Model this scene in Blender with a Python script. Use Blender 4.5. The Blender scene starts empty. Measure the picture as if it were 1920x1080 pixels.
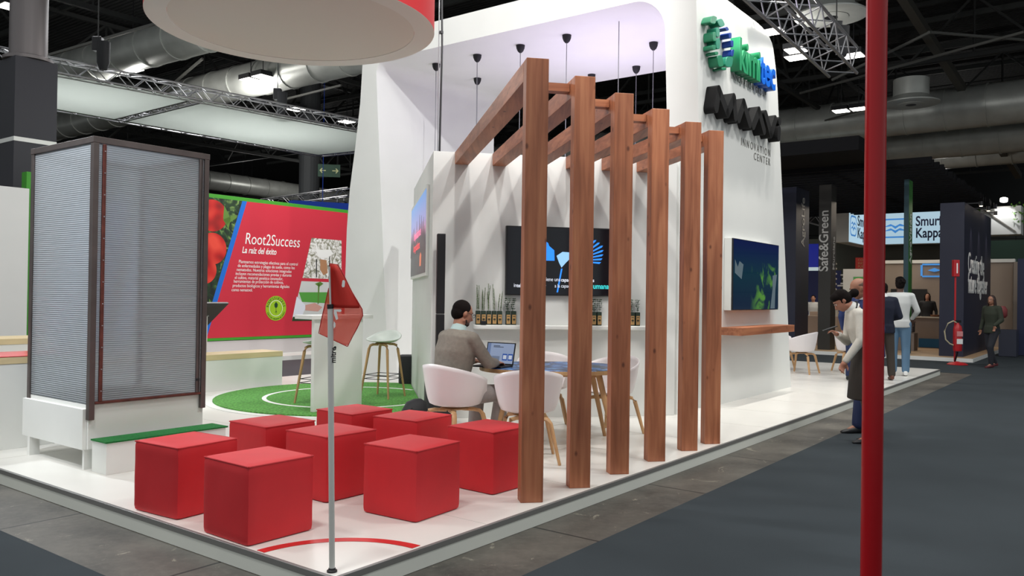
import bpy, bmesh, math, random
from mathutils import Vector, Matrix, Euler
random.seed(7)
PI=math.pi
SC=bpy.context.scene; COL=SC.collection
# ------------------------------------------------ camera
FP=1540.65; PITCH=.0086069; ROLL=.0142029; YU=.644925; YP=.182397
CAM=Vector((0,0,1.514))
Fw=Vector((0,math.cos(PITCH),math.sin(PITCH))); R0=Vector((1,0,0)); U0=R0.cross(Fw)
Rt=math.cos(ROLL)*R0+math.sin(ROLL)*U0; Up=-math.sin(ROLL)*R0+math.cos(ROLL)*U0
cd=bpy.data.cameras.new('camera'); cam=bpy.data.objects.new('camera',cd); COL.objects.link(cam)
cd.sensor_width=36; cd.lens=36*FP/1920; cd.clip_end=300; cd.clip_start=.05
cam.matrix_world=Matrix(((Rt.x,Up.x,-Fw.x,CAM.x),(Rt.y,Up.y,-Fw.y,CAM.y),(Rt.z,Up.z,-Fw.z,CAM.z),(0,0,0,1)))
SC.camera=cam
# ------------------------------------------------ world, exposure
SC.view_settings.view_transform='Standard'; SC.view_settings.look='None'
SC.view_settings.gamma=1; SC.view_settings.use_curve_mapping=False
SC.view_settings.exposure=0.0
SC.cycles.use_denoising=True; SC.cycles.max_bounces=8; SC.cycles.caustics_reflective=False; SC.cycles.caustics_refractive=False
SC.cycles.sample_clamp_indirect=4
w=bpy.data.worlds.new('hall_air'); SC.world=w; w.use_nodes=True
w.node_tree.nodes['Background'].inputs[0].default_value=(.93,.98,1,1)
w.node_tree.nodes['Background'].inputs[1].default_value=.55
# ------------------------------------------------ frames
UU=Vector((math.sin(YU),math.cos(YU),0)); VV=Vector((-math.cos(YU),math.sin(YU),0))
PP=Vector((-math.sin(YP),math.cos(YP),0)); QQ=Vector((math.cos(YP),math.sin(YP),0)); ZZ=Vector((0,0,1))
PT=.114
def ray(x,y): return Fw+Rt*((x-960)/FP)-Up*((y-540)/FP)
def onz(x,y,z):
    d=ray(x,y); return CAM+d*((z-CAM.z)/d.z)
def onpl(x,y,P,n):
    d=ray(x,y); return CAM+d*((P-CAM).dot(n)/d.dot(n))
O=onz(627,1085,PT); O.z=0
def UV(u,v,z=0.): return Vector((O.x+u*UU.x+v*VV.x, O.y+u*UU.y+v*VV.y, z))
def uv(p): d=p-O; return d.dot(UU),d.dot(VV),p.z
RU=PI/2-YU      # rotz making local x = u, local y = v
RP=YP           # rotz making local x = q, local y = p
# ------------------------------------------------ lights
def area(name,loc,rot,size,power,color=(1,1,1),sy=None):
    l=bpy.data.lights.new(name,'AREA'); l.energy=power; l.color=color; l.size=size
    if sy: l.shape='RECTANGLE'; l.size_y=sy
    o=bpy.data.objects.new(name,l); COL.objects.link(o); o.location=loc; o.rotation_euler=rot; return o
def aim(o,target):
    o.rotation_euler=(Vector(target)-o.location).to_track_quat('-Z','Y').to_euler()
def spot(name,loc,target,power,angle=60,size=.1,color=(1,1,1),blend=.6):
    l=bpy.data.lights.new(name,'SPOT'); l.energy=power; l.color=color; l.spot_size=math.radians(angle); l.spot_blend=blend; l.shadow_soft_size=size
    o=bpy.data.objects.new(name,l); COL.objects.link(o); o.location=loc; aim(o,target); return o
# hall lamps overhead (out of frame), a row over the booth
for (u_,v_) in ((-2,0),(-2,6),(4,-3),(3,4),(9,-3),(15,-3),(12,5)):
    area('hall_lamp_light',UV(u_,v_,8.6),(0,0,0),1.0,210,(1,.985,.95))
# booth spotlights hung above the kimitec wall and the seating
for u_ in (6.9,7.8,8.7,9.5): spot('wall_wash',UV(u_,.45,7.4),UV(u_+.25,1.2,2.2),330,50,.05,(1,.96,.9))
spot('pergola_spot',UV(.8,-.9,6.2),Vector((.5,9.3,1.6)),400,60,.07,(1,.97,.93))
spot('pergola_spot',UV(3.6,-1.4,6.4),Vector((.2,9.3,1.6)),320,60,.07,(1,.97,.93))
spot('arch_spot',UV(2.5,-1.0,7.8),UV(8.2,6.8,2.5),1400,50,.08,(1,1,1))
spot('greenhouse_fill',UV(.2,8.6,5.6),UV(.9,3.8,1.7),1250,32,.12,(.9,.95,1)); spot('greenhouse_fill',UV(-2.6,3.0,5.4),UV(.6,3.9,1.9),900,34,.15,(.93,.96,1))  # two unseen spots added only to brighten the greenhouse panes
area('arch_fill',UV(8.2,3.2,3.3),(PI,0,0),2.2,75,(.80,.68,1.0),3.4)  # unseen upward light added inside the arch to tint its ceiling lilac
area('neighbour_light',UV(25,3,4.3),(0,0,0),5,120,(1,.86,.7))
area('banner_fill',UV(9,10.2,7),(0,0,0),2.5,250,(1,.97,.94))  # unseen area light added above the aisle to lift the red banner wall
# ------------------------------------------------ materials
def lin(c): return tuple(((x/255)/12.92 if x/255<=.04045 else ((x/255+.055)/1.055)**2.4) for x in c)+(1,)
MATS={}
def mat(name,rgb=(200,200,200),rough=.5,metal=0,noise=0,nscale=8,bump=0,bscale=60,emit=None,estr=1,spec=.5,coat=0,stretch=None,bdist=.01,trans=0,alpha=1):
    if name in MATS: return MATS[name]
    m=bpy.data.materials.new(name); m.use_nodes=True; nt=m.node_tree; b=nt.nodes['Principled BSDF']
    b.inputs['Base Color'].default_value=lin(rgb); b.inputs['Roughness'].default_value=rough; b.inputs['Metallic'].default_value=metal
    b.inputs['Specular IOR Level'].default_value=spec; b.inputs['Coat Weight'].default_value=coat
    b.inputs['Transmission Weight'].default_value=trans; b.inputs['Alpha'].default_value=alpha
    tc=nt.nodes.new('ShaderNodeTexCoord'); mp=nt.nodes.new('ShaderNodeMapping'); nt.links.new(tc.outputs['Object'],mp.inputs[0])
    if stretch: mp.inputs['Scale'].default_value=stretch
    if noise:
        n=nt.nodes.new('ShaderNodeTexNoise'); n.inputs['Scale'].default_value=nscale; n.inputs['Detail'].default_value=5
        nt.links.new(mp.outputs[0],n.inputs['Vector'])
        cr=nt.nodes.new('ShaderNodeValToRGB'); c=lin(rgb)
        cr.color_ramp.elements[0].position=.3; cr.color_ramp.elements[1].position=.7
        cr.color_ramp.elements[0].color=tuple(x*(1-noise) for x in c[:3])+(1,); cr.color_ramp.elements[1].color=tuple(min(1,x*(1+noise)) for x in c[:3])+(1,)
        nt.links.new(n.outputs['Fac'],cr.inputs[0]); nt.links.new(cr.outputs[0],b.inputs['Base Color'])
    if bump:
        n=nt.nodes.new('ShaderNodeTexNoise'); n.inputs['Scale'].default_value=bscale; n.inputs['Detail'].default_value=3
        nt.links.new(mp.outputs[0],n.inputs['Vector']); bp=nt.nodes.new('ShaderNodeBump'); bp.inputs['Strength'].default_value=bump; bp.inputs['Distance'].default_value=bdist
        nt.links.new(n.outputs['Fac'],bp.inputs['Height']); nt.links.new(bp.outputs[0],b.inputs['Normal'])
    if emit:
        b.inputs['Emission Color'].default_value=lin(emit); b.inputs['Emission Strength'].default_value=estr
    MATS[name]=m; return m
def nodes(m):
    nt=m.node_tree; return nt,nt.nodes['Principled BSDF'],[n for n in nt.nodes if n.type=='MAPPING'][0]
def mixc(nt,fac,a,b):
    mx=nt.nodes.new('ShaderNodeMix'); mx.data_type='RGBA'
    for s,v in ((mx.inputs[0],fac),(mx.inputs[6],a),(mx.inputs[7],b)):
        if isinstance(v,(tuple,float,int)): s.default_value=v
        else: nt.links.new(v,s)
    return mx.outputs[2]
def tex(nt,kind,vec,**k):
    n=nt.nodes.new(kind)
    for a,v in k.items():
        if a in n.inputs: n.inputs[a].default_value=v
        else: setattr(n,a,v)
    if vec is not None: nt.links.new(vec,n.inputs['Vector'])
    return n
def ramp(nt,src,stops):
    cr=nt.nodes.new('ShaderNodeValToRGB'); e=cr.color_ramp.elements
    e[0].position,e[0].color=stops[0]; e[1].position,e[1].color=stops[-1]
    for p,c in stops[1:-1]: q=e.new(p); q.color=c
    nt.links.new(src,cr.inputs[0]); return cr.outputs[0]
WHITE=mat('white_laminate',(226,227,223),.45,noise=.015,nscale=3)
WALLW=mat('white_painted_panel',(222,223,220),.6,noise=.015,nscale=2)
GLOSSW=mat('white_platform',(228,226,220),.28,noise=.03,nscale=1.5,spec=.5)
RED=mat('red_leatherette',(202,34,42),.6,bump=.12,bscale=220,bdist=.001,noise=.04,nscale=6)
REDP=mat('red_print',(198,40,60),.55)
REDV=mat('red_vinyl',(205,45,45),.4)
GREY=mat('aluminium_edge',(122,122,120),.45,.2)
SIDE=mat('platform_side',(222,224,216),.5)
BLACK=mat('black_plastic',(18,18,22),.45)
BLK2=mat('matte_black',(26,27,30),.7)
STEEL=mat('truss_aluminium',(165,165,168),.32,.85)
DSTEEL=mat('dark_roof_steel',(38,39,38),.7)
PLASW=mat('white_shell_plastic',(232,226,226),.35)
OAK=mat('light_oak',(190,150,105),.5,noise=.12,nscale=6,stretch=(6,6,.8))
PLY=mat('pale_plywood',(214,194,152),.5,noise=.05,nscale=4,stretch=(1,8,8))
TURF=mat('green_turf',(92,158,70),.95,noise=.5,nscale=38,bump=.9,bscale=160,bdist=.012)
TURF2=mat('deep_green_turf',(26,118,52),.95,noise=.35,nscale=90,bump=.9,bscale=200,bdist=.01)
NAVY=mat('navy_panel',(26,30,52),.5)
CHAR=mat('charcoal_cladding',(52,52,58),.7)
GREEN=mat('green_edge',(62,150,38),.5)
SKIN=mat('skin',(188,136,112),.55,noise=.04,nscale=20)
SKIND=mat('tan_skin',(150,104,82),.55)
SKINB=mat('deep_skin',(84,58,46),.55)
HAIR=mat('dark_hair',(22,17,16),.9,bump=.4,bscale=120,bdist=.004,spec=.12)
MARK=mat('white_print',(238,238,236),.5)
# stained timber with grain and knots
WOOD=mat('stained_pine',(150,86,56),.5)
nt,b,mp=nodes(WOOD)
mp.inputs['Scale'].default_value=(1,1,1)
oi=nt.nodes.new('ShaderNodeObjectInfo'); ad=nt.nodes.new('ShaderNodeVectorMath'); ad.operation='ADD'; mu=nt.nodes.new('ShaderNodeVectorMath'); mu.operation='SCALE'
cx=nt.nodes.new('ShaderNodeCombineXYZ')
for i in range(3): nt.links.new(oi.outputs['Random'],cx.inputs[i])
nt.links.new(cx.outputs[0],mu.inputs[0]); mu.inputs['Scale'].default_value=13
nt.links.new(mp.outputs[0],ad.inputs[0]); nt.links.new(mu.outputs[0],ad.inputs[1])
m2=nt.nodes.new('ShaderNodeMapping'); m2.inputs['Scale'].default_value=(14,14,.9); nt.links.new(ad.outputs[0],m2.inputs[0])
g=tex(nt,'ShaderNodeTexNoise',m2.outputs[0],Scale=1.6,Detail=6.,Distortion=.6)
g2=tex(nt,'ShaderNodeTexNoise',ad.outputs[0],Scale=1.1,Detail=2.)
c1=ramp(nt,g.outputs['Fac'],[(.3,lin((140,84,56))),(.5,lin((165,103,71))),(.72,lin((184,123,87)))])
c2=ramp(nt,g2.outputs['Fac'],[(.35,(.82,.78,.78,1)),(.65,(1.12,1.1,1.08,1))])
mm=nt.nodes.new('ShaderNodeMix'); mm.data_type='RGBA'; mm.blend_type='MULTIPLY'; mm.inputs[0].default_value=1; nt.links.new(c1,mm.inputs[6]); nt.links.new(c2,mm.inputs[7])
m3=nt.nodes.new('ShaderNodeMapping'); m3.inputs['Scale'].default_value=(8,8,4.6); nt.links.new(ad.outputs[0],m3.inputs[0])
vo=tex(nt,'ShaderNodeTexVoronoi',m3.outputs[0],Scale=1.,Randomness=1.)
kf=ramp(nt,vo.outputs['Distance'],[(.05,(.85,.85,.85,1)),(.13,(0,0,0,1))])
out=mixc(nt,kf,mm.outputs[2],lin((84,42,26))); nt.links.new(out,b.inputs['Base Color'])
DWOOD=WOOD.copy(); DWOOD.name='stained_shelf_wood'
# aisle carpet / concrete
CARPET=mat('charcoal_blue_carpet',(57,63,67),.95,noise=.12,nscale=.8,bump=.5,bscale=350,bdist=.004,spec=.15)
CONC=mat('stained_concrete',(82,80,75),.55)
nt,b,mp=nodes(CONC)
n1=tex(nt,'ShaderNodeTexNoise',mp.outputs[0],Scale=1.3,Detail=8.,Roughness=.65)
n2=tex(nt,'ShaderNodeTexNoise',mp.outputs[0],Scale=22.,Detail=8.,Roughness=.7)
n3=tex(nt,'ShaderNodeTexNoise',mp.outputs[0],Scale=4.6,Detail=10.,Roughness=.74,Distortion=1.2)
c1=ramp(nt,n1.outputs['Fac'],[(.3,lin((46,44,41))),(.66,lin((98,94,86)))])
c2=mixc(nt,ramp(nt,n2.outputs['Fac'],[(.45,(0,0,0,1)),(.8,(.35,.35,.35,1))]),c1,lin((120,116,106)))
c3=mixc(nt,ramp(nt,n3.outputs['Fac'],[(.62,(0,0,0,1)),(.66,(.75,.75,.75,1))]),c2,lin((150,146,130)))
mr=nt.nodes.new('ShaderNodeMapping'); mr.inputs['Rotation'].default_value=(0,0,-RU); mr.inputs['Location'].default_value=(.4,.75,0); nt.links.new(mp.outputs[0],mr.inputs[0]); br=tex(nt,'ShaderNodeTexBrick',mr.outputs[0],Scale=1.,offset=0.); br.inputs['Mortar Size'].default_value=.01; br.inputs['Brick Width'].default_value=1.6; br.inputs['Row Height'].default_value=1.6
c4=mixc(nt,br.outputs['Fac'],c3,lin((34,33,31))); nt.links.new(c4,b.inputs['Base Color'])
# ribbed polycarbonate
POLY=bpy.data.materials.new('ribbed_polycarbonate'); POLY.use_nodes=True; nt=POLY.node_tree; b=nt.nodes['Principled BSDF']
b.inputs['Base Color'].default_value=(.93,.96,1,1); b.inputs['Roughness'].default_value=.14; b.inputs['Transmission Weight'].default_value=1; b.inputs['IOR'].default_value=1.06
tc=nt.nodes.new('ShaderNodeTexCoord'); sx=nt.nodes.new('ShaderNodeSeparateXYZ'); nt.links.new(tc.outputs['Object'],sx.inputs[0])
mw=nt.nodes.new('ShaderNodeMath'); mw.operation='MULTIPLY'; nt.links.new(sx.outputs[2],mw.inputs[0]); mw.inputs[1].default_value=2*PI/.0165
ms=nt.nodes.new('ShaderNodeMath'); ms.operation='SINE'; nt.links.new(mw.outputs[0],ms.inputs[0])
bp=nt.nodes.new('ShaderNodeBump'); bp.inputs['Strength'].default_value=.55; bp.inputs['Distance'].default_value=.004; nt.links.new(ms.outputs[0],bp.inputs['Height']); nt.links.new(bp.outputs[0],b.inputs['Normal'])
df=nt.nodes.new('ShaderNodeBsdfDiffuse'); df.inputs[0].default_value=(.80,.85,.88,1); nt.links.new(bp.outputs[0],df.inputs['Normal'])
tr=nt.nodes.new('ShaderNodeBsdfTranslucent'); tr.inputs[0].default_value=(.86,.91,.97,1)
a1=nt.nodes.new('ShaderNodeMixShader'); a1.inputs[0].default_value=.5; nt.links.new(df.outputs[0],a1.inputs[1]); nt.links.new(tr.outputs[0],a1.inputs[2])
a2=nt.nodes.new('ShaderNodeMixShader'); a2.inputs[0].default_value=.5; nt.links.new(b.outputs[0],a2.inputs[1]); nt.links.new(a1.outputs[0],a2.inputs[2])
nt.links.new(a2.outputs[0],nt.nodes['Material Output'].inputs[0]); MATS['poly']=POLY
# sheer red flag cloth
def sheer(name,rgb,t):
    m=bpy.data.materials.new(name); m.use_nodes=True; nt=m.node_tree; b=nt.nodes['Principled BSDF']
    b.inputs['Base Color'].default_value=lin(rgb); b.inputs['Roughness'].default_value=.7
    tp=nt.nodes.new('ShaderNodeBsdfTransparent'); tp.inputs[0].default_value=(1,.72,.68,1)
    tl=nt.nodes.new('ShaderNodeBsdfTranslucent'); tl.inputs[0].default_value=lin(rgb)
    x=nt.nodes.new('ShaderNodeMixShader'); x.inputs[0].default_value=.4; nt.links.new(b.outputs[0],x.inputs[1]); nt.links.new(tl.outputs[0],x.inputs[2])
    y=nt.nodes.new('ShaderNodeMixShader'); y.inputs[0].default_value=t; nt.links.new(x.outputs[0],y.inputs[1]); nt.links.new(tp.outputs[0],y.inputs[2])
    nt.links.new(y.outputs[0],nt.nodes['Material Output'].inputs[0]); return m
FLAG=sheer('sheer_red_cloth',(226,110,98),.5); FLAG2=sheer('doubled_red_cloth',(214,62,52),.06)
def leafy(name,dark,mid,light,scale=3):
    m=mat(name,mid,.6); nt,b,mp=nodes(m)
    n=tex(nt,'ShaderNodeTexNoise',mp.outputs[0],Scale=scale,Detail=6.,Distortion=2.2)
    c=ramp(nt,n.outputs['Fac'],[(.38,lin(dark)),(.55,lin(mid)),(.68,lin(light))]); nt.links.new(c,b.inputs['Base Color']); return m
LEAFP=leafy('leaf_photo_print',(14,26,18),(34,66,34),(120,150,80),4)
def emis(name,rgb,s=1.,rough=.3):
    return mat(name,(8,8,8),rough,emit=rgb,estr=s)
LAMP=emis('lamp_glow',(255,250,240),9)
LAMPW=emis('warm_lamp_glow',(255,235,205),7)
# ------------------------------------------------ mesh helpers
class MB:
    def __init__(s): s.v=[]; s.f=[]
    def add(s,vs,fs):
        n=len(s.v); s.v+= [Vector(a) for a in vs]; s.f+=[tuple(i+n for i in f) for f in fs]; return s
    def box(s,x0,x1,y0,y1,z0,z1):
        return s.add([(x0,y0,z0),(x1,y0,z0),(x1,y1,z0),(x0,y1,z0),(x0,y0,z1),(x1,y0,z1),(x1,y1,z1),(x0,y1,z1)],
          [(0,3,2,1),(4,5,6,7),(0,1,5,4),(1,2,6,5),(2,3,7,6),(3,0,4,7)])
    def hexa(s,a,b):   # two quads (lists of 4)
        return s.add(list(a)+list(b),[(0,3,2,1),(4,5,6,7),(0,1,5,4),(1,2,6,5),(2,3,7,6),(3,0,4,7)])
    def prism(s,poly,ex):
        n=len(poly); ex=Vector(ex); P=[Vector(p) for p in poly]
        return s.add(P+[p+ex for p in P],[tuple(range(n))[::-1],tuple(range(n,2*n))]+[(i,(i+1)%n,n+(i+1)%n,n+i) for i in range(n)])
    def poly(s,pts): return s.add(pts,[tuple(range(len(pts)))])
    def tube(s,path,r,seg=8,cap=True,sx=1,ref=None):
        path=[Vector(p) for p in path]; n=len(path); rr=r if isinstance(r,(list,tuple)) else [r]*n
        vs=[];fs=[]; ref=Vector(ref) if ref else None
        for i,p in enumerate(path):
            d=(path[min(i+1,n-1)]-path[max(i-1,0)]).normalized()
            rf=ref or (Vector((0,0,1)) if abs(d.z)<.9 else Vector((1,0,0)))
            a=d.cross(rf).normalized(); b=d.cross(a).normalized()
            if i and not ref:
                pass
            for k in range(seg):
                t=2*PI*k/seg; vs.append(p+a*math.cos(t)*rr[i]*sx+b*math.sin(t)*rr[i])
        for i in range(n-1):
            for k in range(seg):
                k2=(k+1)%seg; fs.append((i*seg+k,i*seg+k2,(i+1)*seg+k2,(i+1)*seg+k))
        if cap: fs.append(tuple(range(seg))[::-1]); fs.append(tuple(range((n-1)*seg,n*seg)))
        return s.add(vs,fs)
    def bar(s,p,q,w,h=None):
        p=Vector(p);q=Vector(q);h=h or w; d=(q-p).normalized(); rf=Vector((0,0,1)) if abs(d.z)<.95 else Vector((1,0,0))
        a=d.cross(rf).normalized()*w/2; b=a.cross(d).normalized()*h/2
        return s.hexa([p-a-b,p+a-b,p+a+b,p-a+b],[q-a-b,q+a-b,q+a+b,q-a+b])
    def lathe(s,prof,seg=24,c=(0,0,0),scale=(1,1)):
        vs=[];fs=[];c=Vector(c);n=len(prof)
        for r,z in prof:
            for k in range(seg):
                t=2*PI*k/seg; vs.append(c+Vector((r*math.cos(t)*scale[0],r*math.sin(t)*scale[1],z)))
        for i in range(n-1):
            for k in range(seg):
                k2=(k+1)%seg; fs.append((i*seg+k,i*seg+k2,(i+1)*seg+k2,(i+1)*seg+k))
        fs.append(tuple(range(seg))[::-1]); fs.append(tuple(range((n-1)*seg,n*seg)))
        return s.add(vs,fs)
    def ell(s,c,r,R=None,seg=16,rings=10):
        vs=[];fs=[];c=Vector(c)
        for i in range(rings+1):
            a=PI*i/rings
            for k in range(seg):
                t=2*PI*k/seg; p=Vector((r[0]*math.sin(a)*math.cos(t),r[1]*math.sin(a)*math.sin(t),-r[2]*math.cos(a)))
                vs.append(c+(R@p if R else p))
        for i in range(rings):
            for k in range(seg):
                k2=(k+1)%seg; fs.append((i*seg+k,i*seg+k2,(i+1)*seg+k2,(i+1)*seg+k))
        return s.add(vs,fs)
    def cap(s,p,q,r1,r2,seg=14):
        p=Vector(p);q=Vector(q);d=(q-p)
        if d.length<1e-6: return s.ell(p,(r1,r1,r1))
        d.normalize(); pts=[];rr=[]
        for i in range(5):
            a=PI/2*i/4; pts.append(p-d*r1*math.cos(a)); rr.append(max(r1*math.sin(a),1e-4))
        for i in range(5):
            a=PI/2*i/4; pts.append(q+d*r2*math.sin(a)); rr.append(max(r2*math.cos(a),1e-4))
        rf=Vector((0,0,1)) if abs(d.z)<.9 else Vector((1,0,0))
        a_=d.cross(rf).normalized(); b_=d.cross(a_).normalized(); vs=[];fs=[]
        for pt,r in zip(pts,rr):
            for k in range(seg):
                t=2*PI*k/seg; vs.append(pt+a_*math.cos(t)*r+b_*math.sin(t)*r)
        n=len(pts)
        for i in range(n-1):
            for k in range(seg):
                k2=(k+1)%seg; fs.append((i*seg+k,i*seg+k2,(i+1)*seg+k2,(i+1)*seg+k))
        fs.append(tuple(range(seg))[::-1]); fs.append(tuple(range((n-1)*seg,n*seg)))
        return s.add(vs,fs)
    def loft(s,secs,seg=20,power=2.3):
        vs=[];fs=[]
        for (c,rx,ry,ax,ay) in secs:
            c=Vector(c)
            for k in range(seg):
                t=2*PI*k/seg; ct,st=math.cos(t),math.sin(t)
                vs.append(c+ax*rx*math.copysign(abs(ct)**(2/power),ct)+ay*ry*math.copysign(abs(st)**(2/power),st))
        n=len(secs)
        for i in range(n-1):
            for k in range(seg):
                k2=(k+1)%seg; fs.append((i*seg+k,i*seg+k2,(i+1)*seg+k2,(i+1)*seg+k))
        fs.append(tuple(range(seg))[::-1]); fs.append(tuple(range((n-1)*seg,n*seg)))
        return s.add(vs,fs)
    def build(s,name,material,parent=None,smooth=False,bevel=0,origin=None,fix=True):
        me=bpy.data.meshes.new(name)
        if parent is None:
            xs=[p.x for p in s.v];ys=[p.y for p in s.v];zs=[p.z for p in s.v]
            o0=Vector(origin) if origin is not None else Vector(((min(xs)+max(xs))/2,(min(ys)+max(ys))/2,min(zs)))
        else: o0=Vector((0,0,0))
        me.from_pydata([p-o0 for p in s.v],[],s.f); me.update()
        if fix or bevel:
            bm=bmesh.new(); bm.from_mesh(me)
            if fix: bmesh.ops.recalc_face_normals(bm,faces=bm.faces)
            if bevel:
                es=[e for e in bm.edges if len(e.link_faces)==2 and e.calc_face_angle(0)>.6]
                bmesh.ops.bevel(bm,geom=es,offset=bevel,segments=2,profile=.5,affect='EDGES',clamp_overlap=True)
            bm.to_mesh(me); bm.free()
        if smooth:
            for p in me.polygons: p.use_smooth=True
            try: me.set_sharp_from_angle(angle=math.radians(40))
            except Exception: pass
        ob=bpy.data.objects.new(name,me); COL.objects.link(ob)
        if material: me.materials.append(material)
        if parent is None: ob.location=o0
        else: ob.parent=parent
        return ob
def tag(o,label,cat,group=None):
    o['label']=label; o['category']=cat
    if group: o['group']=group
    return o
def struct(o): o['kind']='structure'; return o
def thing(name,label,cat,loc=(0,0,0),rz=0,group=None):
    o=bpy.data.objects.new(name,None); COL.objects.link(o); o.empty_display_size=.1
    o.location=loc; o.rotation_euler=(0,0,rz); tag(o,label,cat,group); return o
def kids(o): return [c for c in bpy.data.objects if c.parent==o]
def dup(root,loc,rz,label,group=None):
    r=root.copy(); COL.objects.link(r); r.location=loc; r.rotation_euler=(0,0,rz); r['label']=label
    if group: r['group']=group
    def rec(a,b):
        for ch in kids(a):
            c=ch.copy(); COL.objects.link(c); c.parent=b; rec(ch,c)
    rec(root,r); return r
def text(body,material,parent,M,size=.1,extrude=.002,align='LEFT',shear=0,bold=0,width=1,name='lettering',space=1.0,line=1.0,bevel=0):
    cu=bpy.data.curves.new('t','FONT'); cu.body=body; cu.size=size; cu.extrude=extrude; cu.align_x=align; cu.shear=shear; cu.offset=bold
    cu.space_character=space; cu.space_line=line; cu.resolution_u=4; cu.bevel_depth=bevel
    t=bpy.data.objects.new('t',cu); COL.objects.link(t); bpy.context.view_layer.update()
    dg=bpy.context.evaluated_depsgraph_get(); me=bpy.data.meshes.new_from_object(t.evaluated_get(dg)); bpy.data.objects.remove(t)
    if width!=1: me.transform(Matrix.Diagonal((width,1,1,1)))
    me.transform(M); me.name=name; me.materials.clear(); me.materials.append(material)
    ob=bpy.data.objects.new(name,me); COL.objects.link(ob); 
    if parent: ob.parent=parent
    return ob
def frameM(o,x,y,z=None):  # text axes: x right, y up
    x=Vector(x).normalized(); y=Vector(y).normalized(); z=z or x.cross(y)
    return Matrix(((x.x,y.x,z.x,o[0]),(x.y,y.y,z.y,o[1]),(x.z,y.z,z.z,o[2]),(0,0,0,1)))
# ================================================ SETTING
o=struct(MB().add([(-60,-8,0),(60,-8,0),(60,100,0),(-60,100,0)],[(0,1,2,3)]).build('floor',CONC,origin=(0,0,0),fix=False))
# aisle carpet laid around the stand, half a metre off its edge, one L-shaped sheet
def uvbox(u0,u1,v0,v1,z0,z1): 
    return [UV(u0,v0,z0),UV(u1,v0,z0),UV(u1,v1,z0),UV(u0,v1,z0)],[UV(u0,v0,z1),UV(u1,v0,z1),UV(u1,v1,z1),UV(u0,v1,z1)]
m=MB(); zc=.006
outer=[(-6,-9),(60,-9),(60,-.02),(20.35,-.02),(20.35,30),(16.73,30),(16.73,-.5),(-.52,-.5),(-.52,30),(-6,30)]
m.prism([UV(a,b,0.001) for a,b in outer],(0,0,zc)); struct(m.build('floor_carpet',CARPET,origin=(0,0,0)))
m=MB(); m.hexa(*uvbox(-.5,16.7,8.7,11.75,.001,.006)); struct(m.build('floor_aisle',mat('dark_aisle_carpet',(84,80,84),.95,spec=.1),origin=(0,0,0)))
# roof of the hall with corrugation
m=MB().add([(-75,17,12.5),(75,17,12.5),(75,96,12.5),(-75,96,12.5)],[(0,3,2,1)])
ROOFM=mat('corrugated_roof',(30,32,32),.8); nt,b,mp=nodes(ROOFM); mp.inputs['Rotation'].default_value=(0,0,-RU)
wv=tex(nt,'ShaderNodeTexWave',mp.outputs[0],Scale=1.6,Distortion=0.); bp=nt.nodes.new('ShaderNodeBump'); bp.inputs['Strength'].default_value=1; bp.inputs['Distance'].default_value=.2
nt.links.new(wv.outputs['Fac'],bp.inputs['Height']); nt.links.new(bp.outputs[0],b.inputs['Normal'])
c=ramp(nt,wv.outputs['Fac'],[(.3,lin((20,21,21))),(.7,lin((40,42,42)))]); nt.links.new(c,b.inputs['Base Color'])
struct(m.build('ceiling',ROOFM,origin=(0,0,12.5),fix=False))
FARW=mat('hall_cladding',(92,90,84),.85,noise=.06,nscale=.4); nt,b,mp=nodes(FARW)
br=tex(nt,'ShaderNodeTexBrick',mp.outputs[0],Scale=1.,offset=0.); br.inputs['Mortar Size'].default_value=.04; br.inputs['Brick Width'].default_value=3.2; br.inputs['Row Height'].default_value=2.2
mp.inputs['Rotation'].default_value=(PI/2,0,0)
c=mixc(nt,br.outputs['Fac'],lin((88,88,84)),lin((40,40,40))); nt.links.new(c,b.inputs['Base Color'])
m=MB().box(-75,75,94,94.3,0,12.5); struct(m.build('wall_far',FARW))
m=MB().box(-75,-74.7,17,94,0,12.5); struct(m.build('wall_left',FARW)); m=MB().box(74.7,75,17,94,0,12.5); struct(m.build('wall_right',FARW))
# ================================================ STAND PLATFORM
u1,v1=16.06,8.08
m=MB(); m.hexa(*uvbox(.012,u1-.012,.012,v1,.004,PT)); plat=struct(m.build('floor_platform',GLOSSW,origin=UV(0,0,0)))
inv=Matrix.Translation(-UV(0,0,0))
def pbuild(m,name,material,parent,**k):
    m.v=[p-parent.location for p in m.v]; return m.build(name,material,parent,**k)
m=MB(); m.hexa(*uvbox(0,.012,0,v1,.002,.083)); m.hexa(*uvbox(0,u1,0,.012,.002,.083)); m.hexa(*uvbox(u1-.012,u1,0,v1,.002,.083)); pbuild(m,'side_panel',SIDE,plat)
m=MB(); m.hexa(*uvbox(-.004,.02,-.004,v1,.083,PT+.002)); m.hexa(*uvbox(0.02,u1+.004,-.004,.02,.083,PT+.002)); m.hexa(*uvbox(u1-.02,u1+.004,.02,v1,.083,PT+.002)); pbuild(m,'edge_trim',GREY,plat,bevel=.002)
# panel joints of the white floor
m=MB(); J=mat('floor_joint',(190,188,180),.6)
for k in range(1,13): m.hexa(*uvbox(k*1.22,k*1.22+.003,.03,v1-.03,PT,PT+.0008))
for k in range(1,4): m.hexa(*uvbox(.03,u1-.03,k*2.44-.6,k*2.44-.597,PT,PT+.0008))
pbuild(m,'panel_joint',J,plat)
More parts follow.
